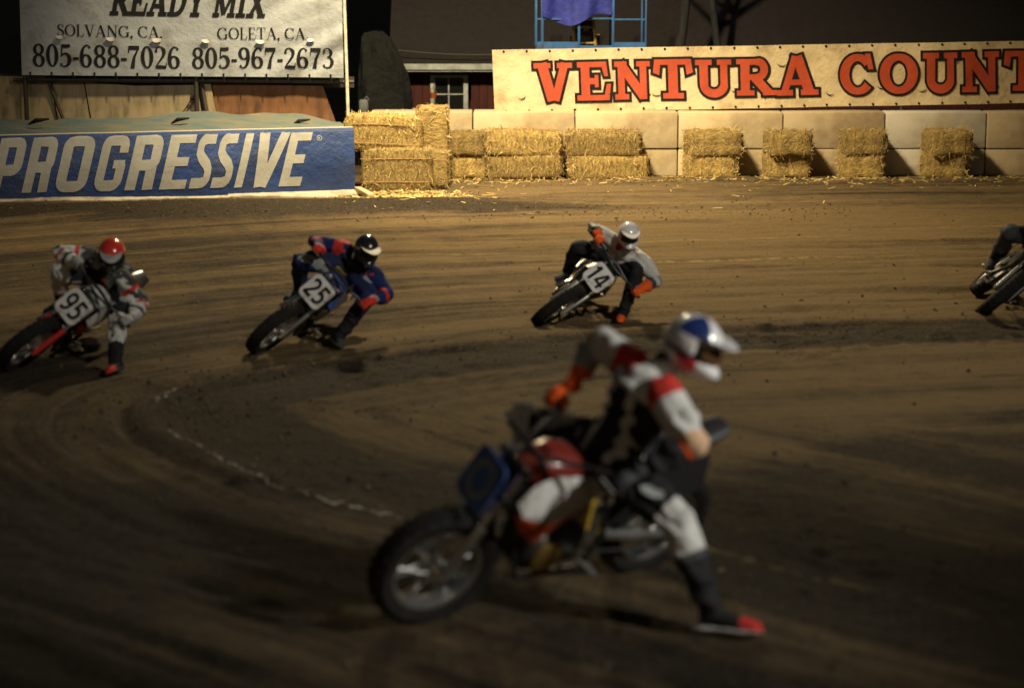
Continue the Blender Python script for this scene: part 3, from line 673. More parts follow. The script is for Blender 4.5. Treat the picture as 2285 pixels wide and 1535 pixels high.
froot = empty('padded_fence', fx(Wf / 2)); tag(froot, 'long blue padded track fence reading PROGRESSIVE under grey netting', 'track fence')
OF = fx(Wf / 2)
m = MB(); nu, nv = 110, 16; vs = [ffence(Wf * i / nu, HF * j / nv) for j in range(nv + 1) for i in range(nu + 1)]
# end face folded round the right end, then the back
fsx = [(j * (nu + 1) + i, j * (nu + 1) + i + 1, (j + 1) * (nu + 1) + i + 1, (j + 1) * (nu + 1) + i) for j in range(nv) for i in range(nu)]
m.add(vs, fsx)
endc = [ffence(Wf, HF * j / nv) for j in range(nv + 1)]
vs = []
for q in range(5):
    for j in range(nv + 1): vs.append(endc[j] + dirx * (0.03 * math.sin(math.pi * min(1, q / 2) / 2)) + back * (0.24 * q))
m.add(vs, [(q * (nv + 1) + j, (q + 1) * (nv + 1) + j, (q + 1) * (nv + 1) + j + 1, q * (nv + 1) + j + 1) for q in range(4) for j in range(nv)])
m.build('cover', BLUE, froot, origin=OF)
pf = Print(ffence)
pixm = lambda px: (onG(px, 461 - 30 * (px + 160) / 952) - GL).dot(dirx)
HL = 0.782
for ch, xa, xb in (('P', -24, 66), ('R', 48, 140), ('O', 120, 221), ('G', 206, 298), ('R', 277, 374), ('E', 354, 443), ('S', 419, 492), ('S', 467, 540), ('I', 521, 571), ('V', 552, 648), ('E', 621, 700)):
    # xa: left foot of the letter, xb: its right shoulder at the top
    x0, x1 = pixm(xa), pixm(xb); tt = (x0 / Wf); yb = 0.140 - 0.035 * tt; hl = HL + 0.01 * tt; sh = 0.27 * hl
    pf.text(ch, HEAVY, x0, yb, hl, shear=0.27, lift=0.007, fit=(x1 - x0 - sh) * 1.10)
xr, yr_ = pixm(715), 0.80
pf.stroke([(xr + .035 * math.cos(a * math.pi / 8), yr_ + .035 * math.sin(a * math.pi / 8), .008) for a in range(16)], True, .010, 0)
pf.text('R', HEAVY, xr - .013, yr_ - .017, .034, lift=.010)
pf.mb.build('lettering', GREYINK, froot, origin=OF, smooth=False)
# netting over the top, sagging between its ties
m = MB(); nq = 14; vs = []
for q in range(nq + 1):
    for i in range(nu + 1):
        x = Wf * i / nu; p = ffence(x, HF); t = q / nq
        z = p.z - 0.01 + 0.17 * t ** 1.3 + 0.035 * math.sin(x * 1.7 + 1.2) * t + 0.022 * math.sin(x * 4.1 + 5 * t) * t + 0.012 * math.sin(x * 9 + 8 * t)
        e = max(0.0, (x - (Wf - 0.7)) / 0.7); z -= 0.10 * e * t
        vs.append(Vector((p.x, p.y, z)) + back * (0.01 + 0.95 * t))
m.add(vs, [(q * (nu + 1) + i, q * (nu + 1) + i + 1, (q + 1) * (nu + 1) + i + 1, (q + 1) * (nu + 1) + i) for q in range(nq) for i in range(nu)])
m.build('net_cover', NET, froot, origin=OF)
m = MB(); P = [ffence(Wf * i / nu, HF) + Vector((0, 0, 0.004)) for i in range(nu + 1)]; m.tube(P, 0.011, 6); m.build('edge_rope', mat('pale_rope', (0.45, 0.40, 0.30), .8), froot, origin=OF)
for px, py, l, rr in ((86, 272, .30, 0.035), (402, 270, .26, .03), (672, 273, .26, .028)):
    a = onY(px, py, GL.y + (GR.y - GL.y) * (px + 160) / 952 + .55); m = MB(); m.tube([a + Vector((-l / 2, 0, -.04)), a + Vector((-.03, -.02, .02)), a + Vector((l / 2, .02, .035))], [0.012, rr, 0.012], 8); m.build('tie_strap', INK, froot, origin=OF)
# white skirt on the ground along the foot of the fence
SKIRT = mat('dusty_white_skirt', (0.36, 0.31, 0.22), 0.8, c2=(0.10, 0.08, 0.05), nscale=3, lo=.45, hi=.7)
m = MB(); rows = []
for i in range(nu + 1):
    x = Wf * i / nu; k = 0.10 + 0.05 * math.sin(x * 1.1 + 2) ; k = max(0.035, k * (0.35 if 2.6 < x < 4.2 else 1)) + (0.16 if x > 4.4 else 0) * min(1, (x - 4.4))
    p = fx(x) + back * 0.02; q = fx(x) - back * k; rows.append([(p.x, p.y, gz(p.x, p.y) + 0.07), (q.x, q.y, gz(q.x, q.y) + 0.020), (q.x, q.y, gz(q.x, q.y) - 0.02)])
m.add([p for r in rows for p in r], [(i * 3 + k, (i + 1) * 3 + k, (i + 1) * 3 + k + 1, i * 3 + k + 1) for i in range(nu) for k in (0, 1)])
m.build('skirt', SKIRT, froot, origin=OF)
TIMB = mat('raw_timber', (0.50, 0.38, 0.20), 0.7, c2=(0.36, 0.26, 0.13), nscale=4, stretch=(1, 8, 8), lo=.3, hi=.7)
a, b = onG(826, 446), onG(800, 432); d = (b - a); m = MB(); m.box((0, 0, 0), (d.length + .12, 0.10, 0.07), R=frame(d, (0, 0, 1)), bev=0.006)
tag(m.build('timber_plank', TIMB), 'short raw timber plank on the dirt at the right end of the blue fence', 'plank').location = (a + b) / 2 + Vector((0, 0, .06))
# ------------------------------------------------------------------ hay bales
ST = [mat('straw_a', (0.47, 0.335, 0.105), 0.8, c2=(0.34, 0.23, 0.065), nscale=9), mat('straw_b', (0.58, 0.45, 0.19), 0.75, c2=(0.47, 0.34, 0.12), nscale=9), mat('straw_c', (0.24, 0.15, 0.045), 0.85, c2=(0.32, 0.21, 0.07), nscale=9)]
BALE = mat('packed_straw', (0.45, 0.315, 0.10), 0.9, c2=(0.15, 0.095, 0.028), nscale=9, stretch=(2.6, 1, 1), lo=.36, hi=.68, bump=1.0, bscale=30, bdist=0.04)
TWINE = mat('twine', (0.30, 0.17, 0.06), 0.8)
def bale_mesh(L, Wd, Ht, seed, blades=1000):
    rn = random.Random(seed); nr = np.random.RandomState(seed); m = MB()
    n = (18, 10, 8); h = (L / 2, Wd / 2, Ht / 2)
    off = nr.rand(3) * 50
    def surf(p):
        x, y, z = p
        q = [abs(x) / h[0], abs(y) / h[1], abs(z) / h[2]]
        # round the edges, bulge the sides, ripple the flakes
        e = sorted(q)[1]
        k = 1 - 0.085 * max(0, e - 0.72) / 0.28
        fl = 0.016 * math.sin(x * 48 + 3 * math.sin(y * 7 + off[0]) + off[1]) + 0.09 * float(fbm(x * 5 + off[0] + z * 3, y * 5 + z * 4 + off[1], seed % 7, 3))
        kx = k; b = 1 + 0.05 * (1 - q[0] ** 2)
        return Vector((x * kx * (1 + fl * .5), y * k * b * (1 + fl), z * k * b * (1 + 1.3 * fl)))
    def face(ax, sg):
        u, v = [a for a in (0, 1, 2) if a != ax]; vs = []
        for i in range(n[u] + 1):
            for j in range(n[v] + 1):
                p = [0, 0, 0]; p[ax] = sg * h[ax]; p[u] = h[u] * (2 * i / n[u] - 1); p[v] = h[v] * (2 * j / n[v] - 1); vs.append(surf(p))
        fs = []
        for i in range(n[u]):
            for j in range(n[v]):
                a = i * (n[v] + 1) + j; f = (a, a + 1, a + n[v] + 2, a + n[v] + 1)
                fs.append(f if (sg > 0) == (ax == 1) else f[::-1])
        m.add(vs, fs, 0)
    for ax in range(3):
        for sg in (-1, 1): face(ax, sg)
    ar = [h[1] * h[2], h[0] * h[2], h[0] * h[1]]
    for _ in range(blades):
        ax = rn.choices((0, 1, 2), ar)[0]; sg = rn.choice((-1, 1)); p = [rn.uniform(-h[k], h[k]) for k in range(3)]
        p[ax] = sg * h[ax]
        if rn.random() < 0.25:
            k = rn.choice([a for a in (0, 1, 2) if a != ax]); p[k] = math.copysign(h[k] * rn.uniform(.9, 1), p[k])
        c = surf(p); nn = Vector((0, 0, 0)); nn[ax] = sg
        t = Vector((rn.gauss(0, .45), rn.gauss(0, 1), rn.gauss(0, 1))); t = t - nn * t.dot(nn) + nn * abs(rn.gauss(0, .35)) * t.length
        if t.length < .01: continue
        t.normalize(); l = rn.uniform(.03, .10) * (1.6 if rn.random() < .12 else 1); wd = rn.uniform(.002, .0045); s = t.cross(nn + Vector((rn.gauss(0, .5), rn.gauss(0, .5), rn.gauss(0, .5)))).normalized() * wd
        a = c - nn * 0.006; mid = a + t * l * .5 + nn * .008; e = a + t * l + Vector((0, 0, -0.01 * rn.random()))
        m.add([a - s, a + s, mid + s, mid - s, e + s * .5, e - s * .5], [(0, 1, 2, 3), (3, 2, 4, 5)], rn.choice((1, 1, 2, 2, 2, 3)))
    return m.mesh('hay_bale', [BALE] + ST, sharp=60)
def vary(m, amt):
    t = m.node_tree; N = t.nodes; L = t.links; p = N['Principled BSDF']; src = p.inputs['Base Color'].links[0].from_socket
    oi = N.new('ShaderNodeObjectInfo'); r = N.new('ShaderNodeMapRange'); r.inputs['To Min'].default_value = 1 - amt; r.inputs['To Max'].default_value = 1 + amt * .6; L.new(oi.outputs['Random'], r.inputs['Value'])
    h = N.new('ShaderNodeHueSaturation'); L.new(r.outputs['Result'], h.inputs['Value']); L.new(src, h.inputs['Color']); L.new(h.outputs['Color'], p.inputs['Base Color'])
for m_ in [BALE] + ST: vary(m_, .28)
BL, BWd, BH = 1.20, 0.62, 0.365
bmeshes = [bale_mesh(BL, BWd, BH, 11 + 5 * i) for i in range(5)]
def twine_mesh(y):
    m = MB(); P = []
    a, b = BL / 2 + .004, BH / 2 * 1.03 + .012
    for q in rrect(2 * a, 2 * b, .05, 3): P.append((q[0], y, q[1]))
    P.append(P[0]); m.tube(P, .005, 5); return m.mesh('twine', TWINE)
tws = [twine_mesh(y) for y in (-.17, .17)]
def bale(i, loc, rx, ry, rz, label, group, sx=1.0, sy=1.0, sz=1.0):
    rb = random.Random(i * 7 + int(loc[0] * 100)); rx += rb.gauss(0, .02); ry += rb.gauss(0, .018); rz += rb.gauss(0, .05); sz *= rb.uniform(.97, 1.05); loc = Vector(loc) + Vector((rb.gauss(0, .012), rb.uniform(-.05, .03), 0))
    o = bpy.data.objects.new('hay_bale', bmeshes[i % 5]); col.objects.link(o)
    o.matrix_world = Matrix.Translation(loc) @ Matrix.Rotation(rz, 4, 'Z') @ Matrix.Rotation(ry, 4, 'Y') @ Matrix.Rotation(rx, 4, 'X') @ Matrix.Diagonal((sx, sy, sz, 1))
    tag(o, label, 'hay bale', group)
    for t in tws:
        c = bpy.data.objects.new('twine', t); col.objects.link(c); c.parent = o
    return o
def bx(px, y): return onY(px, 350, y).x
G1 = 'hay bales lined up along the block wall'; G2 = 'hay bales at the end of the blue fence'
h2 = math.pi / 2
# lying lengthwise, two high
for k, (x0, x1a, x1b, l0, l1) in enumerate(((1083, 1257, 1260, 'lower long hay bale of the first two-high stack, left of the dark gap', 'upper long hay bale of the first two-high stack, left of the dark gap'),
                                         (1268, 1450, 1436, 'lower long hay bale of the two-high stack right of the dark gap', 'upper long hay bale of the two-high stack right of the dark gap'))):
    for lev, (x1, lab) in enumerate(((x1a, l0), (x1b, l1))):
        c = (bx(x0, YB) + bx(x1, YB)) / 2; wd = bx(x1, YB) - bx(x0, YB)
        bale(2 * k + lev, (c + (-.02 if lev else 0), YB + .31 + (.03 if lev else 0), gz(c, YB + .3) * .5 + BH * (.5 + lev * .96) * 1.02), 0, 0, (.02 - .03 * lev), lab, G1, sx=wd / BL)
# end on, two high: four narrow stacks
nm = ['first narrow hay stack, frayed and bulging, right of long stacks', 'second narrow hay stack from the last long stack', 'third narrow hay stack from the last long stack', 'last dim narrow hay stack near the right edge']
for k, (x0, x1, rz) in enumerate(((1534, 1650, .16), (1712, 1813, .05), (1880, 1980, -.04), (2070, 2168, .05))):
    for lev in (0, 1):
        c = (bx(x0, YB) + bx(x1, YB)) / 2; wd = bx(x1, YB) - bx(x0, YB); lenf = .52
        bale(k * 2 + lev + 1, (c + (.02 if lev and k == 0 else (.01 if lev else 0)), YB + .32, gz(c, YB + .3) * .5 + BH * (.5 + lev * .96) * 1.02), 0, 0, h2 + rz + (.05 if lev else -.04), ('lower bale of the ' if not lev else 'upper bale of the ') + nm[k], G1, sx=lenf * (1 + .06 * lev), sy=(wd - .03) / BWd * (1.06 if lev and k == 0 else 1.0))
# short pair beside the corner stack
for lev in (0, 1):
    c = (bx(1000, YB) + bx(1078, YB)) / 2
    bale(3 + lev, (c, YB + .30, BH * (.5 + lev * .96) * 1.02), 0, 0, h2 + .03, ('lower' if not lev else 'upper') + ' hay bale end-on between corner stack and first long stack', G1, sx=.5, sy=.88)
# corner stack, set on edge
YC = onG(880, 428).y
c = bx(884, YC); bale(2, (c, YC + .20, BWd / 2), h2, 0, -.05, 'big shaded hay bale on edge at the bottom of the corner stack', G2, sx=.88, sz=1.05)
c = bx(857, YC + .3); bale(0, (c, YC + .36, BWd * 1.36), h2, .03, .02, 'big sunlit-gold hay bale on top of the corner stack beside the blue fence'.replace('sunlit-gold', 'golden'), G2, sx=.97, sz=1.15, sy=.83)
c = bx(966, YC + .8); zb = 0.0
bale(4, (c, YC + .85, BWd / 2 + .30), 0, h2, .1, 'upright hay bale standing behind the corner stack with frayed top', G2, sx=.98, sy=.70, sz=1.18)
bale(1, (bx(962, YC + .5) + .06, YC + .62, .27), h2, 0, h2 + .1, 'hay bale wedged low between the corner stack and the wall bales', G2, sx=.42, sz=.95, sy=.9)
# straw scattered on the dirt
rn = random.Random(77); m = MB()
for _ in range(2300):
    if rn.random() < .5: px, py = rn.gauss(900, 80), 428 + abs(rn.gauss(0, 12)) 
    elif rn.random() < .93: px, py = rn.uniform(900, 2285), 401 + abs(rn.gauss(0, 7))
    else: px, py = rn.gauss(1250, 350), 405 + abs(rn.gauss(0, 40))
    p = onG(px, py); p.z = gz(p.x, p.y) + .008; a = rn.uniform(0, 6.3); l = rn.uniform(.04, .14); wd = rn.uniform(.003, .007)
    t = Vector((math.cos(a), math.sin(a), rn.uniform(-.05, .25))) * l; s = Vector((-math.sin(a), math.cos(a), rn.uniform(-.5, .5))) * wd
    m.add([p - s, p + s, p + t + s, p + t - s], [(0, 1, 2, 3)], rn.choice((0, 1, 1, 2)))
tag(m.build('loose_straw', ST, smooth=False), 'loose straw scattered on the dirt at the foot of the bales', 'straw', kind='stuff')

# ------------------------------------------------------------------ red barn behind the wall
YBN = YW + 5.5
BARN = mat('barn_red', (0.085, 0.018, 0.014), 0.85, c2=(0.05, 0.012, 0.010), nscale=4, stretch=(5, 5, .5), bump=.3, bscale=14)
TRIM = mat('barn_trim', (0.55, 0.60, 0.56), 0.7, c2=(0.30, 0.33, 0.31), nscale=5)
ROOFM = mat('dark_shingle', (0.013, 0.0095, 0.0095), 0.9, c2=(0.019, 0.014, 0.014), nscale=8, bump=.4, bscale=30)
PANE = mat('window_glass', (0.012, 0.014, 0.014), 0.12, spec=.5)
xl, xr = onY(850, 150, YBN).x, onY(2900, 150, YBN).x; z0 = -1.7; ze = onY(900, 146, YBN).z; zr = ze + 3.4
broot = empty('barn', (0, YBN, z0)); tag(broot, 'dark red wooden barn with pale eave trim and a white framed window', 'barn'); OB = Vector((0, YBN, z0))
m = MB()
wx0, wx1 = onY(962, 200, YBN).x, onY(1043, 200, YBN).x; wz1, wz0 = onY(1000, 171, YBN).z, onY(1000, 251, YBN).z
# front wall of vertical boards with the window opening left out
bw = 0.15; x = xl; k = 0
while x < xr:
    x2 = min(x + bw, xr); dz = .004 * (k % 2)
    segs = [(z0, ze)] if (x2 <= wx0 or x >= wx1) else [(z0, wz0), (wz1, ze)]
    for a, b in segs: m.box(((x + x2) / 2, YBN + .05 + dz, (a + b) / 2), (x2 - x - .006, .06, b - a))
    x = x2; k += 1
m.box((xl + .06, YBN + 3, (z0 + ze) / 2), (.1, 5.8, ze - z0)); m.box((xr - .06, YBN + 3, (z0 + ze) / 2), (.1, 5.8, ze - z0)); m.box(((xl + xr) / 2, YBN + 6, (z0 + ze) / 2), (xr - xl, .1, ze - z0))
m.box(((xl + xr) / 2, YBN + .5, (z0 + ze) / 2), (xr - xl - .4, .02, ze - z0 - .1))
m.build('wall', BARN, broot, origin=OB, smooth=False)
m = MB(); e0 = onY(874, 140, YBN - .45).x; m.box(((e0 + xr) / 2, YBN - .42, ze - .0), (xr - e0, .04, .115)); m.box(((e0 + xr) / 2, YBN - .19, ze - .085), (xr - e0 - .02, .42, .02))
m.build('eave_trim', TRIM, broot, origin=OB, smooth=False)
m = MB(); m.loft([[(e0 - .05, YBN - .46, ze + .062), (xr, YBN - .46, ze + .062), (xr, YBN - .44, ze + .11), (e0 - .05, YBN - .44, ze + .11)], [(e0 - .05, YBN + 3, zr), (xr, YBN + 3, zr), (xr, YBN + 3, zr + .06), (e0 - .05, YBN + 3, zr + .06)], [(e0 - .05, YBN + 6.4, ze + .06), (xr, YBN + 6.4, ze + .06), (xr, YBN + 6.4, ze + .11), (e0 - .05, YBN + 6.4, ze + .11)]])
m.build('roof', ROOFM, broot, origin=OB, smooth=False)
m = MB(); cx, cz, ww, wh = (wx0 + wx1) / 2, (wz0 + wz1) / 2, wx1 - wx0, wz1 - wz0
for sx in (-1, 1): m.box((cx + sx * (ww / 2 - .03), YBN + .0, cz), (.085, .07, wh + .05), bev=.006)
for sz, t in ((-1, .05), (1, .045)): m.box((cx, YBN + .002, cz + sz * wh / 2), (ww - .09, .065, t), bev=.006)
wf = m.build('window', TRIM, broot, origin=OB)
m = MB(); m.box((cx - .01, YBN + .02, cz), (.022, .03, wh - .05)); m.box((cx, YBN + .022, cz + .0), (ww - .1, .026, .020)); m.build('glazing_bar', TRIM, wf)
m = MB(); m.box((cx, YBN + .045, cz), (ww - .06, .012, wh - .04)); m.build('pane', PANE, wf)
for o in wf.children:
    for v in o.data.vertices: v.co -= OB
m = MB(); a, b = onY(862, 110, YBN - .6), onY(1160, 121, YBN - .6); n = 14
m.tube([a.lerp(b, t / n) + Vector((0, 0, -.05 * math.sin(math.pi * t / n))) for t in range(n + 1)], .009, 5)
tag(m.build('overhead_cable', mat('cable_sheath', (0.09, .09, .07), .7), origin=a), 'thin sagging cable strung above the barn eave', 'cable')
# dark tarpaulin over a tall leaning pile in front of the barn
TARP = mat('green_tarpaulin', (0.009, 0.011, 0.008), 0.9, c2=(0.005, 0.006, 0.005), nscale=2.5, bump=1.0, bscale=4, bdist=.15)
YT = YW + 3.2; m = MB(); rings = []; prof = [(792, 920, 300), (793, 914, 215), (794, 906, 170), (796, 886, 125), (799, 866, 90), (806, 852, 80), (822, 842, 77)]
for j in range(len(prof) * 4 - 3):
    t = j / 4; i = min(int(t), len(prof) - 2); q = t - i; a, b, c = [prof[i][k] * (1 - q) + prof[i + 1][k] * q for k in range(3)]
    P0, P1 = onY(a, c, YT), onY(b, c, YT); r = []
    for k in range(28):
        an = 2 * math.pi * k / 28; cx_, hw = (P0.x + P1.x) / 2, (P1.x - P0.x) / 2; hd = .75 - .4 * (t / 6)
        f_ = 1 + .10 * math.sin(an * 6 + t) + .06 * math.sin(an * 11 - 2 * t); ca, sa = math.cos(an), math.sin(an)
        r.append((cx_ + hw * math.copysign(abs(ca) ** .6, ca) * min(1, f_), YT + .8 + hd * math.copysign(abs(sa) ** .7, sa) * f_, P0.z + .02 * math.sin(an * 5 + t * 2)))
    rings.append(r)
rings.insert(0, [(p[0], p[1], -1.65) for p in rings[0]])
m.loft(rings); tag(m.build('tarpaulin_pile', TARP, origin=(onY(850, 250, YT).x, YT + .8, -1.6)), 'dark green tarpaulin draped over a tall sloping pile by the barn', 'covered pile')
m = MB(); b = onY(812, 250, YT - .5)
m.box((0, 0, .06), (.16, .12, .3), bev=.03); m.tube([(0, 0, .2), (.05, 0, .26), (.09, 0, .2)], .012, 6)
m.box((0, 0, -.9), (.08, .08, 1.65), bev=.01)
o = m.build('meter_box', mat('dull_grey', (.16, .18, .18), .6, c2=(.1, .11, .11))); o.location = b; tag(o, 'small grey box on a post in the dark left of the barn', 'meter box')
m = MB(); b = onY(967, 214, YBN - .6); m.rev([(.0, -.05), (.05, -.05), (.06, .05), (.0, .05)], (0, 0, 0), 14, M=Matrix.Rotation(h2, 4, 'X'), closed=False); m.tube([(-.055, 0, .05), (-.03, 0, .13), (.03, 0, .13), (.055, 0, .05)], .005, 5); m.tube([(0, 0, .13), (0, .45, .17)], .008, 5)
o = m.build('orange_pail', mat('orange_plastic', (.40, .09, .02), .5)); o.location = b; tag(o, 'small dull orange pail hanging beside the barn window', 'pail')

# ------------------------------------------------------------------ blue scaffold lift behind the banner
YL = YW + 2.4
BLUEP = mat('blue_paint', (0.035, 0.16, 0.42), 0.5, c2=(0.03, 0.11, 0.30), nscale=6, dirt=(0.06, 0.07, 0.08), dscale=5)
BLUET = mat('blue_tarp', (0.035, 0.050, 0.36), 0.7, c2=(0.022, 0.032, 0.24), nscale=6, bump=.6, bscale=12, bdist=.04)
OL = onY(1320, 108, YL); OL.z = -1.6
lr = empty('work_platform', OL); tag(lr, 'blue steel work platform with rails standing behind the cream banner', 'work platform')
zf = onY(1300, 109, YL).z; zt_ = onY(1300, -60, YL).z; XP = [onY(p, 70, YL).x for p in (1197, 1211, 1292, 1368, 1441)]
for i, xx in enumerate(XP):
    m = MB(); m.box((xx, YL, (zf + zt_) / 2), (.042 if i in (2, 3) else .028, .04, zt_ - zf), bev=.005); m.build('post', BLUEP, lr, origin=OL); m = MB(); m.box((xx, YL + 1.1, (zf + zt_) / 2 - .0), (.03, .03, zt_ - zf), bev=.004); m.build('post', BLUEP, lr, origin=OL)
m = MB()
for a, b, z in ((0, 3, zt_ - .01), (3, 4, onY(1400, 44, YL).z), (2, 3, onY(1340, 42, YL).z), (0, 2, onY(1250, 43, YL).z)): m.box(((XP[a] + XP[b]) / 2, YL + .005, z), (XP[b] - XP[a] - .03, .026, .026))
m.build('guard_rail', BLUEP, lr, origin=OL)
m = MB()
for a, b, y0, y1 in ((0, 2, 94, 110), (2, 3, 102, 108), (3, 4, 95, 108)):
    za, zb = onY(1300, y1, YL).z, onY(1300, y0, YL).z; m.box(((XP[a] + XP[b]) / 2, YL - .004, (za + zb) / 2), (XP[b] - XP[a] - .032, .02, zb - za))
m.build('toe_board', BLUEP, lr, origin=OL)
m = MB(); m.box(((XP[0] + XP[4]) / 2, YL + .55, zf - .04), (XP[4] - XP[0], 1.1, .05)); m.build('deck', DARKMETAL, lr, origin=OL)
for xx in (XP[0], XP[2], XP[4]):
    for yy in (YL, YL + 1.1):
        m = MB(); m.tube([(xx, yy, -1.6), (xx, yy, zf - .07)], .03, 8); m.build('leg', BLUEP, lr, origin=OL)
m = MB(); nu, nv = 40, 12; vs = []
x0, x1 = onY(1209, 30, YL).x, onY(1368, 30, YL).x
for j in range(nv + 1):
    for i in range(nu + 1):
        u, v = i / nu, j / nv; bot = 34 + 26 * math.exp(-((u - .38) / .24) ** 2) - 2 * u + 2 * math.sin(u * 14); top = -70
        p = onY(1209 + 159 * u, top + (bot - top) * v, YL); vs.append((p.x, YL - .05 - .05 * math.sin(u * 9 + v * 3) * v - .03 * math.sin(u * 22), p.z))
m.add(vs, [(j * (nu + 1) + i, j * (nu + 1) + i + 1, (j + 1) * (nu + 1) + i + 1, (j + 1) * (nu + 1) + i) for j in range(nv) for i in range(nu)])
tag(m.build('hanging_tarp', BLUET, origin=(x0, YL, zt_)), 'bright blue tarp hanging in a sag from the work platform', 'tarp')
# yellow step ladder on the deck
WOOD = mat('yellow_wood', (0.55, 0.36, 0.10), .6, c2=(.42, .26, .07), nscale=5)
def lp(px, py, dy=0.0): return onY(px, py, YL + dy)
o_ = lp(1328, 104, .4); ld = empty('step_ladder', o_); tag(ld, 'yellow wooden step ladder standing on the blue work platform', 'ladder')
for a, b in (((1324, 40), (1329, 104)), ((1279, 50), (1281, 104))):
    m = MB(); m.tube([lp(*a, .4), lp(*b, .4)], .022, 4); m.build('side_rail', WOOD, ld, origin=o_)
for y, xa, xb in ((96, 1280, 1328), (62, 1281, 1325)):
    m = MB(); p, q = lp(xa, y, .41), lp(xb, y, .41); m.box((p + q) / 2, ((q - p).length, .06, .025)); m.build('rung', WOOD, ld, origin=o_)
m = MB(); p, q = lp(1326, 77, .41), lp(1338, 77, .41); m.box((p + q) / 2, ((q - p).length, .10, .022)); m.build('tray', WOOD, ld, origin=o_)
m = MB(); p = lp(1305, 72, .70); m.box((0, 0, 0), (.34, .2, .40), bev=.02)
o = m.build('equipment_case', mat('black_case', (.02, .018, .018), .5)); o.location = p; tag(o, 'black case with small white number 57 behind the yellow ladder', 'case')
m = MB(); m.box((0, 0, 0), (.30, .3, .48), bev=.02)
pc = Print(lambda x, y, l=0: Vector((x, -.104 - l, y))); pc.text('57', BLOCK, -.04, .02, .085, lift=.002); pc.mb.build('lettering', mat('white_ink', (.5, .5, .47), .6), o, smooth=False)
m = MB(); p = lp(1305, 92, .72); m.box((0, 0, 0), (.5, .3, .26), bev=.01); o = m.build('storage_box', DARKMETAL); o.location = p + Vector((0, 0, -.05)); tag(o, 'low dark box on the deck under the black numbered case', 'box')

# ------------------------------------------------------------------ trees in the dark beyond the barn end
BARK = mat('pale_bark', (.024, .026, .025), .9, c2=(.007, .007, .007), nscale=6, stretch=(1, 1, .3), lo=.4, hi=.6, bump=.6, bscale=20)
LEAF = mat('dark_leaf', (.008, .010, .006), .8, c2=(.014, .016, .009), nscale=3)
def tree(px, y, r, label, seed, fork):
    rn = random.Random(seed); b = onY(px, 100, y); b.z = -1.6; t = empty('tree', b); tag(t, label, 'tree', 'trees in the dark behind the cream banner')
    m = MB(); h = 6.2
    P = [Vector((.12 * math.sin(k * .9 + seed), .05 * k, h * k / 8)) for k in range(9)]; m.tube(P, [r * (1.2 - .1 * k) for k in range(9)], 10)
    ends = []
    for k in range(9):
        a = rn.uniform(0, 6.28); s = P[6 + k % 3]; e = s + Vector((math.cos(a) * 1.1, math.sin(a) * .9, rn.uniform(.9, 2.0)))
        m.tube([s, s.lerp(e, .5) + Vector((0, 0, -.12)), e], [r * .45, r * .3, r * .12], 7); ends.append(e)
    m.build('trunk', BARK, t)
    m = MB()
    for _ in range(500):
        e = rn.choice(ends); c = e + Vector((rn.gauss(0, .55), rn.gauss(0, .55), abs(rn.gauss(.5, .4)))); a = Vector((rn.gauss(0, 1), rn.gauss(0, 1), rn.gauss(0, 1))).normalized() * rn.uniform(.05, .11); s = a.orthogonal().normalized() * .03
        m.add([c - a, c + s, c + a, c - s], [(0, 1, 2, 3)])
    m.build('crown', LEAF, t, smooth=False)
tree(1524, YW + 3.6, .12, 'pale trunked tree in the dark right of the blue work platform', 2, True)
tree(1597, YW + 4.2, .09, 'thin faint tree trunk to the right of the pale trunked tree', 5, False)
# ------------------------------------------------------------------ racing motorcycles
RUB = mat('tyre_rubber', (0.012, 0.011, 0.010), 0.9, c2=(0.030, 0.024, 0.015), nscale=14, lo=.5, hi=.75, spec=.2)
ALU = mat('bare_aluminium', (0.55, 0.55, 0.54), 0.28, 0.9, c2=(0.30, 0.28, 0.25), nscale=9, lo=.4, hi=.8)
CHROME = mat('polished_tube', (0.75, 0.74, 0.72), 0.12, 1.0)
BLACKM = mat('black_frame_paint', (0.012, 0.012, 0.013), 0.35, c2=(0.035, 0.028, 0.018), nscale=10, lo=.55, hi=.8)
ENGM = mat('engine_metal', (0.10, 0.10, 0.10), 0.45, 0.7, c2=(0.04, 0.036, 0.03), nscale=8)
GOLD = mat('gold_cover', (0.55, 0.36, 0.10), 0.35, 0.9)
VINYLB = mat('black_seat', (0.014, 0.014, 0.015), 0.55)
PLASTIC = {}
def plastic(name, c, rough=.35):
    if name not in PLASTIC: PLASTIC[name] = mat(name, c, rough, c2=tuple(q * .8 for q in c), nscale=6, dirt=(0.07, 0.05, 0.03), dscale=4, coat=.25)
    return PLASTIC[name]
PW = mat('white_plastic', (0.60, 0.60, 0.58), .4, c2=(0.50, 0.49, 0.46), nscale=6, dirt=(0.13, 0.095, 0.06), dscale=11, coat=.15); PB = plastic('black_plastic', (0.015, 0.015, 0.017)); PO = plastic('orange_plastic', (0.80, 0.10, 0.012)); PR = plastic('red_plastic', (0.50, 0.03, 0.02))
PBL = plastic('blue_plastic', (0.05, 0.09, 0.30)); PY = plastic('yellow_plastic', (0.70, 0.45, 0.05)); PG = plastic('grey_plastic', (0.20, 0.21, 0.21))
WR = 0.335
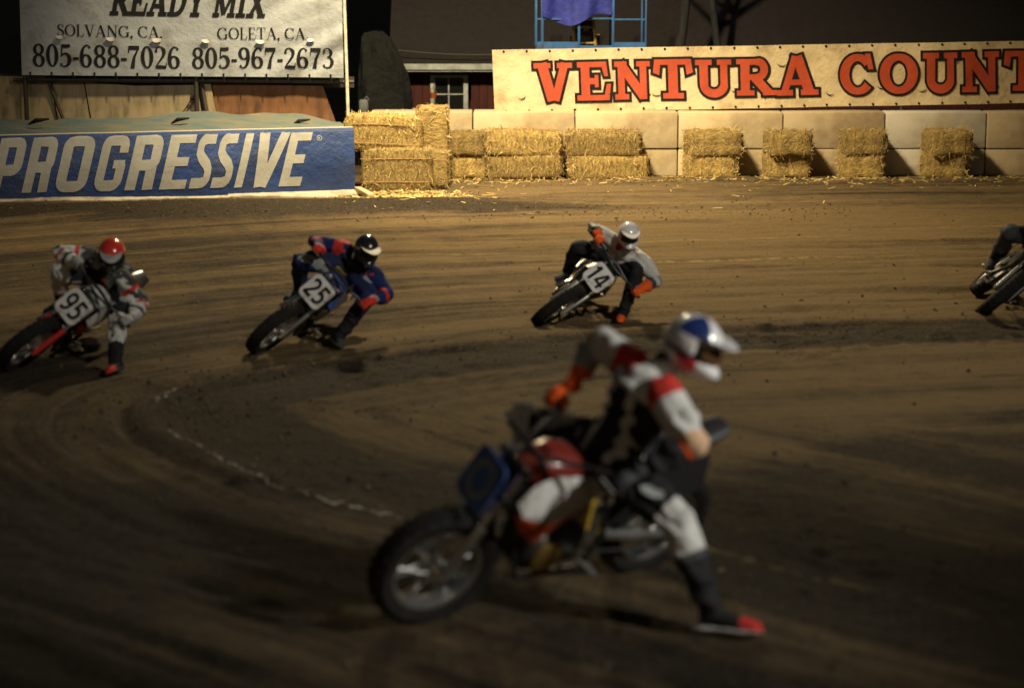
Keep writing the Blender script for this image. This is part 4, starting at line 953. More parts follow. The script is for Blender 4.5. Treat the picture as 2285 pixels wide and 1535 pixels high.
def wheel_parts(root, c, Ms, rear):
    m = MB(); c = Vector(c)
    m.rev([(.03, -.07), (.05, -.05), (.032, -.03), (.032, .03), (.05, .05), (.03, .07)], c, 16, closed=True, M=Ms)
    for k in range(28):
        a = 2 * math.pi * k / 28; sgn = 1 if k % 2 else -1; b = a + .35 * (1 if (k // 2) % 2 else -1)
        m.tube([c + Vector((.045 * math.cos(a), .045 * sgn, .045 * math.sin(a))), c + Vector((.232 * math.cos(b), .008 * sgn, .232 * math.sin(b)))], .0028, 4, M=Ms)
    if rear:
        m.rev([(.02, .082), (.105, .082), (.11, .086), (.105, .09), (.02, .09)], c, 36, M=Ms)
    w_ = m.build('wheel', ALU, root)
    m = MB(); pr_ = [(.236, -.045), (.262, -.058), (.30, -.066), (.325, -.050), (.335, -.022), (.335, .022), (.325, .050), (.30, .066), (.262, .058), (.236, .045), (.228, 0)]
    m.rev(pr_, c, 56, M=Ms)
    for k in range(60):
        a = 2 * math.pi * k / 60
        for yy in ((-.045, .0, .045) if k % 2 else (-.024, .024)):
            R = Matrix.Rotation(-a, 3, 'Y'); r = .337 - 2.6 * yy * yy * 1.5
            m.box(c + R @ Vector((r, yy, 0)), (.012, .026, .020), R=R, M=Ms)
    m.build('tyre', RUB, w_)
    m = MB(); m.rev([(.222, -.040), (.238, -.046), (.243, -.040), (.232, -.028), (.222, -.012), (.222, .012), (.232, .028), (.243, .040), (.238, .046), (.222, .040), (.215, .0)], c, 48, M=Ms); m.build('rim', ALU, w_)
def make_bike(label, M, steer, tankc, shroudc, platec, tailc, num, numc=None, gold=False, shroud2=None, sidenum=None, sweep=0.0, pipe=None):
    root = empty('motorcycle', M); tag(root, label, 'motorcycle', 'motorcycles racing round the turn')
    HP = Vector((.43, 0, .90)); ax = Vector((math.sin(math.radians(26)), 0, -math.cos(math.radians(26))))
    Ms = Matrix.Translation(HP) @ Matrix.Rotation(steer, 4, -ax) @ Matrix.Translation(-HP)
    wheel_parts(root, (.70, 0, WR), Ms, False); wheel_parts(root, (-.70, 0, WR), Matrix.Identity(4), True)
    # fork: stanchions, sliders, clamps, axle
    m = MB()
    for s_ in (-1, 1):
        a = Vector((.70, s_ * .095, WR)); t = Vector((.395, s_ * .095, .985)); m.tube([a.lerp(t, .42), t], .021, 10, M=Ms)
    m.build('fork_tube', CHROME, root)
    for s_ in (-1, 1):
        m = MB(); a = Vector((.70, s_ * .095, WR)); t = Vector((.395, s_ * .095, .985)); m.tube([a + (a - t) * .05, a, a.lerp(t, .46)], [.02, .029, .029], 10, M=Ms); m.build('fork_slider', ALU if shroud2 is None else shroud2, root)
    m = MB(); m.tube([(.70, -.13, WR), (.70, .13, WR)], .016, 10, M=Ms); m.build('axle', CHROME, root); m = MB()
    for z_, x_ in ((.95, .41), (.80, .48)):
        if z_ < .9: m.build('triple_clamp', BLACKM, root); m = MB()
        m.box((x_, 0, z_), (.07, .25, .032), R=Matrix.Rotation(-math.radians(26), 3, 'Y'), bev=.01, M=Ms)
    m.build('triple_clamp', BLACKM, root)
    # handlebar
    m = MB(); hb = [(.30 - sweep, -.41, 1.035), (.35 - sweep, -.26, 1.05), (.385 - sweep * .4, -.12, 1.03), (.395, 0, 1.02), (.385 - sweep * .4, .12, 1.03), (.35 - sweep, .26, 1.05), (.30 - sweep, .41, 1.035)]
    m.tube(hb, .0125, 10, M=Ms); m.tube([(.372, -.19, 1.045), (.38, 0, 1.07), (.372, .19, 1.045)], .016, 8, M=Ms); hbo = m.build('handlebar', BLACKM, root)
    for s_ in (-1, 1):
        m = MB(); a = Vector((.30 - sweep, s_ * .41, 1.035)); b = Vector((.334 - sweep, s_ * .30, 1.043)); m.tube([a + (a - b) * .08, a, b], [.022, .018, .018], 10, M=Ms); m.build('grip', RUB, hbo)
        m = MB(); m.tube([(.35 - sweep, s_ * .25, 1.045), (.39 - sweep, s_ * .29, 1.04), (.375 - sweep, s_ * .40, 1.03)], [.010, .008, .007], 6, M=Ms); m.build('lever', CHROME, hbo)
    # front number plate
    MP = Ms @ Matrix.Translation((.575, 0, .855)) @ Matrix.Rotation(math.radians(-22), 4, 'Y') @ Matrix(((0, 0, 1, 0), (1, 0, 0, 0), (0, 1, 0, 0), (0, 0, 0, 1)))
    m = MB(); m.plate([(x, y * (1 - .0 * x)) for x, y in rrect(.27, .28, .05)], .008, M=MP); pl = m.build('number_plate', platec, root)
    if num:
        pp = Print(lambda x, y, l=0: MP @ Vector((x, y, .005 + l))); h = .20; tw = sum(BLOCK[c][0] for c in num) * h
        pp.text(num, BLOCK, -.115 if len(num) > 1 else -.06, -.10, h, fit=.23 if len(num) > 1 else .13, lift=.002); pp.mb.build('number', numc or INK, pl, smooth=False)
    else:
        pp = Print(lambda x, y, l=0: MP @ Vector((x, y, .005 + l))); pp.stroke([(.08 * math.cos(q * math.pi / 12), .09 * math.sin(q * math.pi / 12), .035) for q in range(24)], True, .002, 0); pp.mb.build('ring_mark', numc, pl, smooth=False)
    # frame
    m = MB()
    def t(pts, r=.017): m.tube(pts, r, 8)
    t([(.40, 0, .96), (.455, 0, .84)], .034); t([(.42, 0, .90), (.15, 0, .88), (-.18, 0, .70), (-.24, 0, .42)], .022)
    for s_ in (-1, 1):
        t([(.44, s_ * .02, .84), (.34, s_ * .09, .50), (.26, s_ * .12, .26), (-.14, s_ * .12, .24), (-.25, s_ * .11, .42), (-.18, s_ * .09, .70)])
        t([(-.16, s_ * .07, .72), (-.42, s_ * .08, .76), (-.72, s_ * .07, .83)], .012); t([(-.24, s_ * .10, .45), (-.62, s_ * .08, .79)], .011)
    m.build('frame', BLACKM, root)
    # engine
    m = MB(); m.box((.06, 0, .39), (.40, .25, .24), bev=.06, seg=3); Rt = Matrix.Rotation(math.radians(14), 3, 'Y')
    for k in range(6): m.box(Vector((.135, 0, .52)) + Rt @ Vector((0, 0, .028 * k)), (.19, .17 + .012 * (k % 2), .016), R=Rt, bev=.004)
    m.box(Vector((.135, 0, .53)) + Rt @ Vector((0, 0, .075)), (.15, .14, .17), R=Rt, bev=.02); m.box(Vector((.135, 0, .53)) + Rt @ Vector((0, 0, .20)), (.20, .17, .09), R=Rt, bev=.02)
    eng = m.build('engine', ENGM, root)
    for s_ in (-1, 1):
        m = MB(); m.rev([(0, s_ * .125), (.085, s_ * .125), (.095, s_ * .145), (.075, s_ * .158), (0, s_ * .160)], (.02 if s_ < 0 else .12, 0, .38), 24, closed=False); m.build('crankcase_cover', GOLD if gold else ENGM, eng)
    m = MB()
    for s_ in (-1, 1): m.box((.33, s_ * .10, .70), (.05, .11, .25), R=Matrix.Rotation(.25, 3, 'Y'), bev=.012)
    m.build('radiator', PB, root)
    # tank, seat, tail
    def sect(x, z, wd, ht, n=16, p=2.6): return [(x, wd * math.copysign(abs(math.cos(a)) ** (2 / p), math.cos(a)), z + ht * math.copysign(abs(math.sin(a)) ** (2 / p), math.sin(a))) for a in [2 * math.pi * k / n for k in range(n)]]
    m = MB(); m.loft([sect(.38, .885, .05, .05), sect(.32, .90, .10, .085), sect(.18, .895, .135, .105), (sect(.02, .87, .12, .09)), sect(-.10, .84, .08, .06)]); m.tube([(.22, 0, .99), (.22, 0, 1.015)], .035, 12); m.build('fuel_tank', tankc, root)
    m = MB(); m.loft([sect(.00, .865, .06, .035), sect(-.10, .845, .10, .045), sect(-.30, .825, .125, .045), sect(-.50, .835, .125, .05), sect(-.60, .875, .10, .05), sect(-.64, .89, .07, .03)]); m.build('seat', VINYLB, root)
    m = MB(); m.loft([sect(-.50, .79, .10, .03), sect(-.62, .845, .115, .055), sect(-.76, .90, .10, .05), sect(-.92, .955, .07, .02)]); m.build('tail', tailc, root)
    for s_ in (-1, 1):
        m = MB(); MQ = Matrix.Translation((-.62, s_ * .145, .78)) @ Matrix.Rotation(.12 * s_, 4, 'X') @ Matrix(((s_ * -1, 0, 0, 0), (0, 0, s_ * 1.0, 0), (0, 1, 0, 0), (0, 0, 0, 1)))
        m.plate(rrect(.30, .24, .06), .008, M=MQ); sp = m.build('side_plate', tailc, root)
        if sidenum:
            pp = Print(lambda x, y, l=0: MQ @ Vector((x, y, .005 + l))); pp.text(sidenum, BLOCK, -.11, -.085, .17, fit=.21, lift=.002); pp.mb.build('number', numc or INK, sp, smooth=False)
        # radiator shroud: curved shell
        m = MB(); rows = []
        outl = [(.44, .80, .74), (.36, .90, .60), (.24, .93, .50), (.10, .90, .60), (-.04, .86, .74)]
        for x, zt2, zb2 in outl: rows.append([(x, s_ * (.135 + .055 * math.sin(math.pi * q / 5) + .03 * (x - .1)), zt2 + (zb2 - zt2) * q / 5) for q in range(6)])
        vs = [p for r in rows for p in r] + [(p[0], p[1] - s_ * .006, p[2]) for r in rows for p in r]; nn = len(rows) * 6; fs = []
        for i in range(len(rows) - 1):
            for q in range(5):
                a = i * 6 + q; fs.append((a, a + 1, a + 7, a + 6)); fs.append((nn + a, nn + a + 6, nn + a + 7, nn + a + 1))
        mi = [1 if (i // 2) % 5 >= 3 else 0 for i in range(len(fs))]
        m.add(vs, fs); m.m = mi; m.build('shroud', [shroudc[0], shroudc[1]], root)
    # swingarm, chain, exhaust, pegs
    for s_ in (-1, 1):
        m = MB(); m.tube([(-.24, s_ * .09, .42), (-.45, s_ * .115, .385), (-.74, s_ * .115, WR)], [.03, .028, .022], 8); m.build('swingarm', ALU, root)
    m = MB(); m.tube([(.0, .10, .43), (-.70, .10, .44)], .009, 5, flat=.5); m.tube([(.0, .10, .35), (-.70, .10, .235)], .009, 5, flat=.5); m.tube([(-.70, -.14, WR), (-.70, .14, WR)], .015, 8); m.build('chain', ENGM, root)
    m = MB(); m.tube([(.24, -.05, .66), (.34, -.13, .56), (.28, -.18, .36), (.05, -.20, .30), (-.22, -.19, .40), (-.36, -.18, .52)], [.022, .022, .022, .022, .024, .03], 10); ex = m.build('exhaust', pipe or CHROME, root)
    m = MB(); m.tube([(-.34, -.18, .51), (-.40, -.18, .54), (-.68, -.17, .63), (-.72, -.17, .645)], [.032, .05, .05, .03], 14); m.build('silencer', pipe or ALU, ex)
    for s_ in (-1, 1):
        m = MB(); m.tube([(-.12, s_ * .13, .30), (-.12, s_ * .26, .31)], .013, 6); m.box((-.12, s_ * .22, .318), (.045, .09, .018), bev=.004); m.build('footpeg', ALU, root)
    m = MB(); m.tube([(-.20, 0, .40), (-.17, 0, .72)], .035, 12); m.build('shock', PY if gold else BLACKM, root)
    grips = [Ms @ Vector((.315 - sweep, s_ * .36, 1.04)) for s_ in (-1, 1)]
    bar = (Ms.to_3x3() @ Vector((0, 1, 0)))
    return root, {'gR': M @ grips[0], 'gL': M @ grips[1], 'bar': (M.to_3x3() @ bar).normalized(), 'fwd': (M.to_3x3() @ Vector((1, 0, 0))).normalized(), 'up': (M.to_3x3() @ Vector((0, 0, 1))).normalized(), 'left': (M.to_3x3() @ Vector((0, 1, 0))).normalized(), 'M': M,
        'seat': M @ Vector((-.30, 0, .87)), 'pegR': M @ Vector((-.12, -.22, .34)), 'pegL': M @ Vector((-.12, .22, .34))}
def bike_matrix(contact_px, alpha, lean, k, dz=0.0):
    """Bike whose front tyre touches the dirt at a photo point; alpha turns it left of facing the camera, lean tips it to the rider's left."""
    c = onG(*contact_px); c.z = gz(c.x, c.y) + dz
    a = math.radians(alpha); f = Vector((-math.sin(a), -math.cos(a), 0)); l = Vector((0, 0, 1)).cross(f)
    R = Matrix((f, l, Vector((0, 0, 1)))).transposed() @ Matrix.Rotation(-math.radians(lean), 3, 'X')
    return Matrix.Translation(c) @ R.to_4x4() @ Matrix.Scale(k, 4) @ Matrix.Translation((-.70, 0, 0))
# ------------------------------------------------------------------ riders
def cloth(name, c, c2=None, rough=.75):
    return mat(name, c, rough, c2=c2 or tuple(q * .7 for q in c), nscale=7, lo=.35, hi=.7, bump=.45, bscale=13, bdist=.03, dirt=tuple(q * .5 + .006 for q in c), dscale=5, spec=.2)
FAB = {'white': cloth('white_fabric', (.56, .56, .53)), 'grey': cloth('grey_fabric', (.27, .29, .28)), 'dgrey': cloth('charcoal_fabric', (.055, .058, .06)), 'black': cloth('black_fabric', (.014, .014, .016)),
       'blue': cloth('blue_fabric', (.010, .020, .095)), 'navy': cloth('navy_fabric', (.014, .02, .075)), 'orange': cloth('orange_fabric', (.85, .115, .015)), 'red': cloth('red_fabric', (.52, .035, .025)),
       'yellow': cloth('yellow_fabric', (.52, .36, .05)), 'pale': cloth('pale_orange_fabric', (.62, .40, .24)), 'skin': mat('skin', (.42, .24, .16), .55)}
FK = list(FAB)
def solid(mb, voxel, smooth, mats):
    tmp = bpy.data.objects.new('tmp', mb.mesh('tmp', mats)); col.objects.link(tmp)
    r = tmp.modifiers.new('r', 'REMESH'); r.mode = 'VOXEL'; r.voxel_size = voxel
    if smooth: s_ = tmp.modifiers.new('s', 'SMOOTH'); s_.factor = .5; s_.iterations = smooth
    dg = bpy.context.evaluated_depsgraph_get(); me_ = bpy.data.meshes.new_from_object(tmp.evaluated_get(dg))
    old = tmp.data; bpy.data.objects.remove(tmp); bpy.data.meshes.remove(old)
    me_.materials.clear()
    for q in mats: me_.materials.append(q)
    me_.polygons.foreach_set('use_smooth', [True] * len(me_.polygons)); return me_
def ik(a, c, l1, l2, pole):
    d = c - a; L = d.length; n = d.normalized()
    if L >= (l1 + l2) * .995: return a + d * (l1 / (l1 + l2))
    x = (l1 * l1 - l2 * l2 + L * L) / (2 * L); h = math.sqrt(max(0, l1 * l1 - x * x)); p = pole - a; p = (p - n * p.dot(n)).normalized()
    return a + n * x + p * h
def helmet(root, O, c, f, u, k, paint, peak, mats, peakm, lens, gogm):
    pk = peak or .135
    f = f.normalized(); u = (u - f * u.dot(f)).normalized(); l = u.cross(f)
    Rm = Matrix((f, l, u)).transposed(); M = Matrix.Translation(c - O) @ (Rm @ Matrix.Scale(k, 3)).to_4x4()
    na, ne = 48, 30; vs = []; fs = []; ms = []
    def pt(az, el, dr=0.0):
        x, y, z = math.cos(el) * math.cos(az), math.cos(el) * math.sin(az), math.sin(el); a, e = math.degrees(az), math.degrees(el)
        r = 1.0; chin = math.exp(-((e + 36) / 20) ** 2) * math.exp(-(a / 48) ** 2); dx = .062 * chin
        back = .012 * math.exp(-((e + 30) / 25) ** 2) * (1 if abs(a) > 120 else 0)
        return Vector(((.152 + dr) * x + dx - back, (.124 + dr) * y, (.146 + dr) * z - .012 * chin))
    for j in range(ne + 1):
        el = math.radians(-62 + (152 - .5) * j / ne)
        for i in range(na):
            az = math.radians(-180 + 360 * i / na); port = abs(math.degrees(az)) < 62 and -17 < math.degrees(el) < 19
            vs.append(pt(az, el, -.02 if port else 0))
    for j in range(ne):
        for i in range(na):
            i2 = (i + 1) % na; e = -62 + 151.5 * (j + .5) / ne; a = -180 + 360 * (i + .5) / na
            fs.append((j * na + i, j * na + i2, (j + 1) * na + i2, (j + 1) * na + i)); port = abs(a) < 60 and -16 < e < 18
            ms.append(len(mats) - 1 if port else paint(a, e))
    fs.append(tuple(range(na - 1, -1, -1))); ms.append(len(mats) - 1); fs.append(tuple(ne * na + i for i in range(na))); ms.append(ms[-2])
    m = MB(); m.add(vs, fs, 0, M); m.m = ms; he = m.build('helmet', mats, root, sharp=50)
    # peak
    m = MB(); rows = []
    for q in range(6):
        t = q / 5; row = []
        for i in range(13):
            a = math.radians(-72 + 144 * i / 12) * (1 - .35 * t); p = pt(a, math.radians(30 - 4 * t), .008); row.append(p + Vector((pk * t * math.cos(a * 1.1), 0, -.012 * t * t + .030 * t)))
        rows.append(row)
    vs = [p for r in rows for p in r] + [p + Vector((0, 0, -.006)) for r in rows for p in r]; n = 78; fs = []
    for q in range(5):
        for i in range(12): a = q * 13 + i; fs += [(a, a + 1, a + 14, a + 13), (n + a, n + a + 13, n + a + 14, n + a + 1)]
    for i in range(12): fs.append((65 + i, 66 + i, n + 66 + i, n + 65 + i))
    m.add(vs, fs, 0, M); m.build('visor_peak', peakm, he)
    # goggles: frame and lens
    for nm, da, e0, e1, dr, mt in (('goggle_frame', 56, -14, 16, .0, gogm), ('goggle_lens', 46, -10, 12, .008, lens)):
        m = MB(); vs = []
        for j in range(7):
            for i in range(15): vs.append(pt(math.radians(-da + 2 * da * i / 14), math.radians(e0 + (e1 - e0) * j / 6), dr - .010))
        m.add(vs, [(j * 15 + i, j * 15 + i + 1, j * 15 + i + 16, j * 15 + i + 15) for j in range(6) for i in range(14)], 0, M); m.build(nm, mt, he)
    # chin vents
    m = MB()
    for a in (-14, 0, 14): m.ball(pt(math.radians(a), math.radians(-36), .001), .006, .014, .011, nu=8, nv=6, M=M)
    m.build('chin_vent', PB, he)
    return he
def glove(root, O, g, bar, elbow, k, mt, side):
    d = elbow - g; d = (d - bar * d.dot(bar)).normalized(); n = d.cross(bar)
    if n.z < 0: n = -n
    inner = bar * (-side)            # towards the middle of the bar
    m = MB(); c = g - O; s = k
    def P(u, v, w): return c + bar * u * s + d * v * s + n * w * s
    m.tube([P(0, .10, .012), P(0, .06, .026), P(0, .02, .040), P(0, -.02, .036)], [.036 * s, .044 * s, .046 * s, .040 * s], 10, flat=.5, up=n)
    for i, (ln_, off) in enumerate(((1.0, .033), (1.1, .011), (1.04, -.011), (.85, -.033))):
        pts = []
        for q in range(8):
            a = math.radians(60 + 235 * ln_ * q / 7); r = .034
            pts.append(P(off * -side * -1, -r * math.sin(a - math.radians(0)) if False else -r * math.sin(math.radians(20) + (a - math.radians(60)) * .85), r * math.cos(math.radians(20) + (a - math.radians(60)) * .85)))
        m.tube(pts, [.0135 * s, .0135 * s, .013 * s, .0125 * s, .012 * s, .0115 * s, .011 * s, .009 * s], 8)
    t0 = c + inner * .040 * s + d * .045 * s + n * .012 * s
    m.tube([t0, c + inner * .052 * s + d * .030 * s - n * .018 * s, c + inner * .050 * s - d * .002 * s - n * .036 * s, c + inner * .040 * s - d * .026 * s - n * .028 * s], [.017 * s, .016 * s, .0135 * s, .010 * s], 8)
    m.tube([P(0, .085, .014), P(0, .14, .012)], [.044 * s, .048 * s], 10)
    me_ = solid(m, .0055, 2, [mt]); o = bpy.data.objects.new('glove', me_); col.objects.link(o); o.parent = root; return o
def boot(root, O, kn, an, toe, k, mats, cut):
    m = MB(); a = an - O; sh = (kn - an).normalized(); fd = (toe - an); fd.z *= .4; fd = fd.normalized(); up = (sh - fd * sh.dot(fd)).normalized()
    m.tube([a + sh * .30 * k, a + sh * .18 * k, a + sh * .05 * k, a - up * .02 * k], [.075 * k, .074 * k, .060 * k, .058 * k], 12)
    hl = a - fd * .055 * k - up * .045 * k
    m.tube([hl, hl + fd * .09 * k + up * .012 * k, hl + fd * .20 * k - up * .005 * k, hl + fd * .27 * k - up * .012 * k, hl + fd * .30 * k - up * .015 * k], [.046 * k, .052 * k, .052 * k, .044 * k, .022 * k], 12, flat=.78, up=up)
    m.tube([hl - fd * .045 * k - up * .040 * k, hl - up * .042 * k, hl + fd * .09 * k - up * .040 * k, hl + fd * .20 * k - up * .040 * k, hl + fd * .28 * k - up * .034 * k, hl + fd * .315 * k - up * .026 * k], [.030 * k, .047 * k, .043 * k, .053 * k, .042 * k, .020 * k], 12, flat=.30, up=up)
    me_ = solid(m, .009 * k, 2, mats)
    for p in me_.polygons:
        v = p.center - hl; p.material_index = 1 if v.dot(up) < -.028 * k else (2 if len(mats) > 2 and v.dot(fd) > .20 * k and v.dot(up) < .06 * k else 0)
    o = bpy.data.objects.new('boot', me_); col.objects.link(o); o.parent = root; return o
def rider(label, bi, k, J, scheme, hel, glovem, bootm, pel=(-.16, -.05, .985), vox=.014, gloveL=None):
    L = {n: v * k for n, v in dict(ua=.29, fa=.265, th=.44, sh=.45).items()}
    pelv = J.get('pel') or bi['M'] @ Vector(pel); shR, shL, head = J['shR'], J['shL'], J['head']
    sax = (shL - shR).normalized(); mid = (shR + shL) / 2; shR, shL = mid - sax * .185 * k, mid + sax * .185 * k
    hax = (bi['left'] * .7 + sax * .5).normalized(); hpR, hpL = pelv - hax * .095 * k, pelv + hax * .095 * k
    def wrist(g, el_hint):
        d = el_hint - g; d = (d - bi['bar'] * d.dot(bi['bar'])).normalized(); return g + d * .115 * k + Vector((0, 0, .012))
    elR = ik(shR, wrist(bi['gR'], J['elR']), L['ua'], L['fa'], J['elR']); wrR = wrist(bi['gR'], elR); elR = ik(shR, wrR, L['ua'], L['fa'], J['elR'])
    elL = ik(shL, wrist(bi['gL'], J['elL']), L['ua'], L['fa'], J['elL']); wrL = wrist(bi['gL'], elL); elL = ik(shL, wrL, L['ua'], L['fa'], J['elL'])
    ft = J['foot'].copy(); ft.z = gz(ft.x, ft.y) + .115 * k; anL = ft; toL = ft + (J['toe'] - J['foot']).normalized() * .2
    knL = ik(hpL, anL, L['th'], L['sh'], J['knL'])
    anR = bi['pegR'] + bi['up'] * .10 * k - bi['fwd'] * .05 * k; toR = anR + bi['fwd'] * .2 * k - bi['up'] * .04
    knR = ik(hpR, anR, L['th'], L['sh'], J.get('knR') or hpR + bi['fwd'] * .5 + bi['up'] * .15 - bi['left'] * .35)
    O = Vector((pelv.x, pelv.y, gz(pelv.x, pelv.y)))
    m = MB(); segs = []
    def lim(nm, sd, a, b, ra, rb, mid_=None):
        n_ = 7; rs = [(ra + (rb - ra) * q / (n_ - 1)) * (1 + .10 * math.sin(math.pi * q / (n_ - 1))) * k for q in range(n_)]
        m.tube([a.lerp(b, q / (n_ - 1)) - O for q in range(n_)], rs, 12); m.ball(a - O, ra * k, nu=12, nv=8); m.ball(b - O, rb * k, nu=12, nv=8); segs.append((nm, sd, a - O, b - O, ra * k, rb * k))
    for sd, s_, e_, w_, h_, kn_, an_ in (('R', shR, elR, wrR, hpR, knR, anR), ('L', shL, elL, wrL, hpL, knL, anL)):
        lim('upper_arm', sd, s_, e_, .088, .074); lim('forearm', sd, e_, w_, .073, .046); lim('thigh', sd, h_, kn_, .116, .092); lim('shin', sd, kn_, an_, .090, .056)
    # torso rings
    nb = mid + (head - mid) * .25; fr = (sax.cross((mid - pelv).normalized())); fr = fr if fr.dot(bi['fwd']) > -.2 else fr
    stations = [(0, .165, .13), (.12, .178, .14), (.35, .172, .14), (.6, .192, .15), (.82, .212, .15), (.97, .19, .12), (1.08, .11, .09)]
    rings = []; upv = (mid - pelv).normalized(); bow = -fr * .05
    for t, wd, dp in stations:
        c_ = pelv.lerp(mid, t) + bow * math.sin(math.pi * min(t, 1)) - O; ax_ = (hax * (1 - min(t, 1)) + sax * min(t, 1)).normalized(); dpv = ax_.cross(upv).normalized()
        rings.append([c_ + ax_ * (wd * k * math.cos(a)) + dpv * (dp * k * math.sin(a)) for a in [2 * math.pi * q / 20 for q in range(20)]])
    m.loft(rings); m.ball(pelv - O, .15 * k, .13 * k, .12 * k); segs.append(('torso', 'C', pelv - O, mid - O, .17 * k, .18 * k))
    hc = head - J['hu'].normalized() * .02 * k
    m.tube([mid - O, nb - O, hc - O], [.075 * k, .062 * k, .06 * k], 12); segs.append(('neck', 'C', mid - O + upv * .08 * k, hc - O, .06 * k, .06 * k)); m.ball(hc - O, .095 * k, nu=14, nv=10)
    mats = [FAB[q] for q in FK]; me_ = solid(m, vox, 5, mats)
    # wrinkles
    n = len(me_.vertices); co = np.empty(n * 3); me_.vertices.foreach_get('co', co); co = co.reshape(-1, 3); no = np.empty(n * 3); me_.vertex_normals.foreach_get('vector', no); no = no.reshape(-1, 3)
    wr = fbm(co[:, 0] * 9 + co[:, 2] * 5, co[:, 1] * 9 - co[:, 2] * 7, 40, 3); co = co + no * (wr * .045 * k + .012 * k * np.sin(co[:, 0] * 34 + co[:, 2] * 52 + 9 * fbm(co[:, 0] * 6, co[:, 2] * 6, 50, 2)) * (fbm(co[:, 0] * 5, co[:, 1] * 5 + co[:, 2] * 5, 60, 2) > .02))[:, None]; me_.vertices.foreach_set('co', co.ravel())
    cen = np.empty(len(me_.polygons) * 3); me_.polygons.foreach_get('center', cen); cen = cen.reshape(-1, 3)
    best = np.full(len(cen), 1e9); bs = np.zeros(len(cen), int); bt = np.zeros(len(cen))
    for i, (nm, sd, a, b, ra, rb) in enumerate(segs):
        a_, b_ = np.array(a), np.array(b); d_ = b_ - a_; l2 = d_ @ d_; t_ = np.clip((cen - a_) @ d_ / l2, 0, 1); dd = np.linalg.norm(cen - a_ - t_[:, None] * d_, axis=1) / (ra + (rb - ra) * t_)
        w_ = dd < best; best = np.where(w_, dd, best); bs = np.where(w_, i, bs); bt = np.where(w_, t_, bt)
    lat = (cen - np.array(mid - O)) @ np.array(sax) / (.19 * k); frv = sax.cross(upv); frv = -frv if frv.dot(bi['fwd']) < 0 else frv; frn = (cen - np.array((mid + pelv) / 2 - O)) @ np.array(frv.normalized())
    idx = []
    for i in range(len(cen)):
        nm, sd = segs[bs[i]][:2]; idx.append(FK.index(scheme(nm, sd, bt[i], lat[i], frn[i] > 0, cen[i])))
    me_.polygons.foreach_set('material_index', idx); me_.update()
    root = bpy.data.objects.new('person', me_); col.objects.link(root); root.location = O; tag(root, label, 'person', 'riders racing round the turn')
    helmet(root, O, head, J['hf'], J['hu'], k * 1.02, *hel)
    glove(root, O, bi['gR'], bi['bar'], elR, k, glovem, -1); glove(root, O, bi['gL'], bi['bar'], elL, k, gloveL or glovem, 1)
    boot(root, O, knL, anL, toL, k, bootm, 0); boot(root, O, knR, anR, toR, k, bootm[:2] + [bootm[0]], 0)
    return root
LENS = mat('goggle_lens', (.008, .008, .010), .1, coat=.5); LENSG = mat('gold_lens', (.10, .05, .02), .12, coat=.5)
def gloss(name, c): return mat(name, c, .22, coat=.6, c2=tuple(q * .85 for q in c), nscale=4)
HW, HB, HR, HN, HG = gloss('white_shell', (.68, .67, .66)), gloss('black_shell', (.012, .012, .014)), gloss('red_shell', (.52, .035, .02)), gloss('navy_shell', (.015, .03, .12)), gloss('grey_shell', (.30, .32, .32))
def stripes(x, w_): return (x / w_) % 1.0
cc = lambda c, f_: float(fbm(np.array([c[0] * f_]), np.array([c[1] * f_ + c[2] * f_ * 1.3]), 12, 2)[0])

# --- rider in white and orange, plate 14
def pose(contact, d): 
    yc = onG(*contact).y
    return {k_: (onY(v[0], v[1], yc + v[2]) if len(v) == 3 else Vector(v[:3])) for k_, v in d.items()}
c3 = (1190, 724); k3 = .885
b3, i3 = make_bike('dark motorcycle with white plate 14 leaning hard under the rider in white and orange', bike_matrix(c3, 10, 56, k3, .04), math.radians(-10), PB, (PB, PB), PW, PB, '14')
J = pose(c3, dict(head=(1403, 524, .42), shR=(1374, 540, .52), shL=(1430, 578, .46), elR=(1338, 480, 1.0), elL=(1490, 600, .6), knL=(1470, 640, -.3)))
J['foot'] = onG(1392, 716); J['toe'] = J['foot'] + i3['fwd']; J['hf'] = Vector((.06, -.93, -.28)); J['hu'] = Vector((.08, -.1, 1))
def s3(nm, sd, t, lat, fr, c):
    if nm in ('thigh', 'shin'): return 'black' if cc(c, 6) < .13 else 'grey'
    if nm == 'upper_arm': return 'white' if t < .9 else 'grey'
    if nm == 'forearm': return 'white' if t < .35 else ('orange' if t > .55 else 'dgrey')
    if nm == 'torso': return 'black' if t < .22 else ('grey' if cc(c, 8) > .10 else ('red' if (cc(c, 11) < -.17 and fr) else 'white'))
    return 'dgrey'
rider('rider in white jersey, orange gloves and white helmet, head low over the bars', i3, k3, J, s3, (lambda a, e: 1 if (e < -20 and abs(a) > 70) else 0, None, [HW, HG, HB], HW, LENS, PB), FAB['orange'], [FAB['black'], FAB['dgrey'], FAB['orange']])

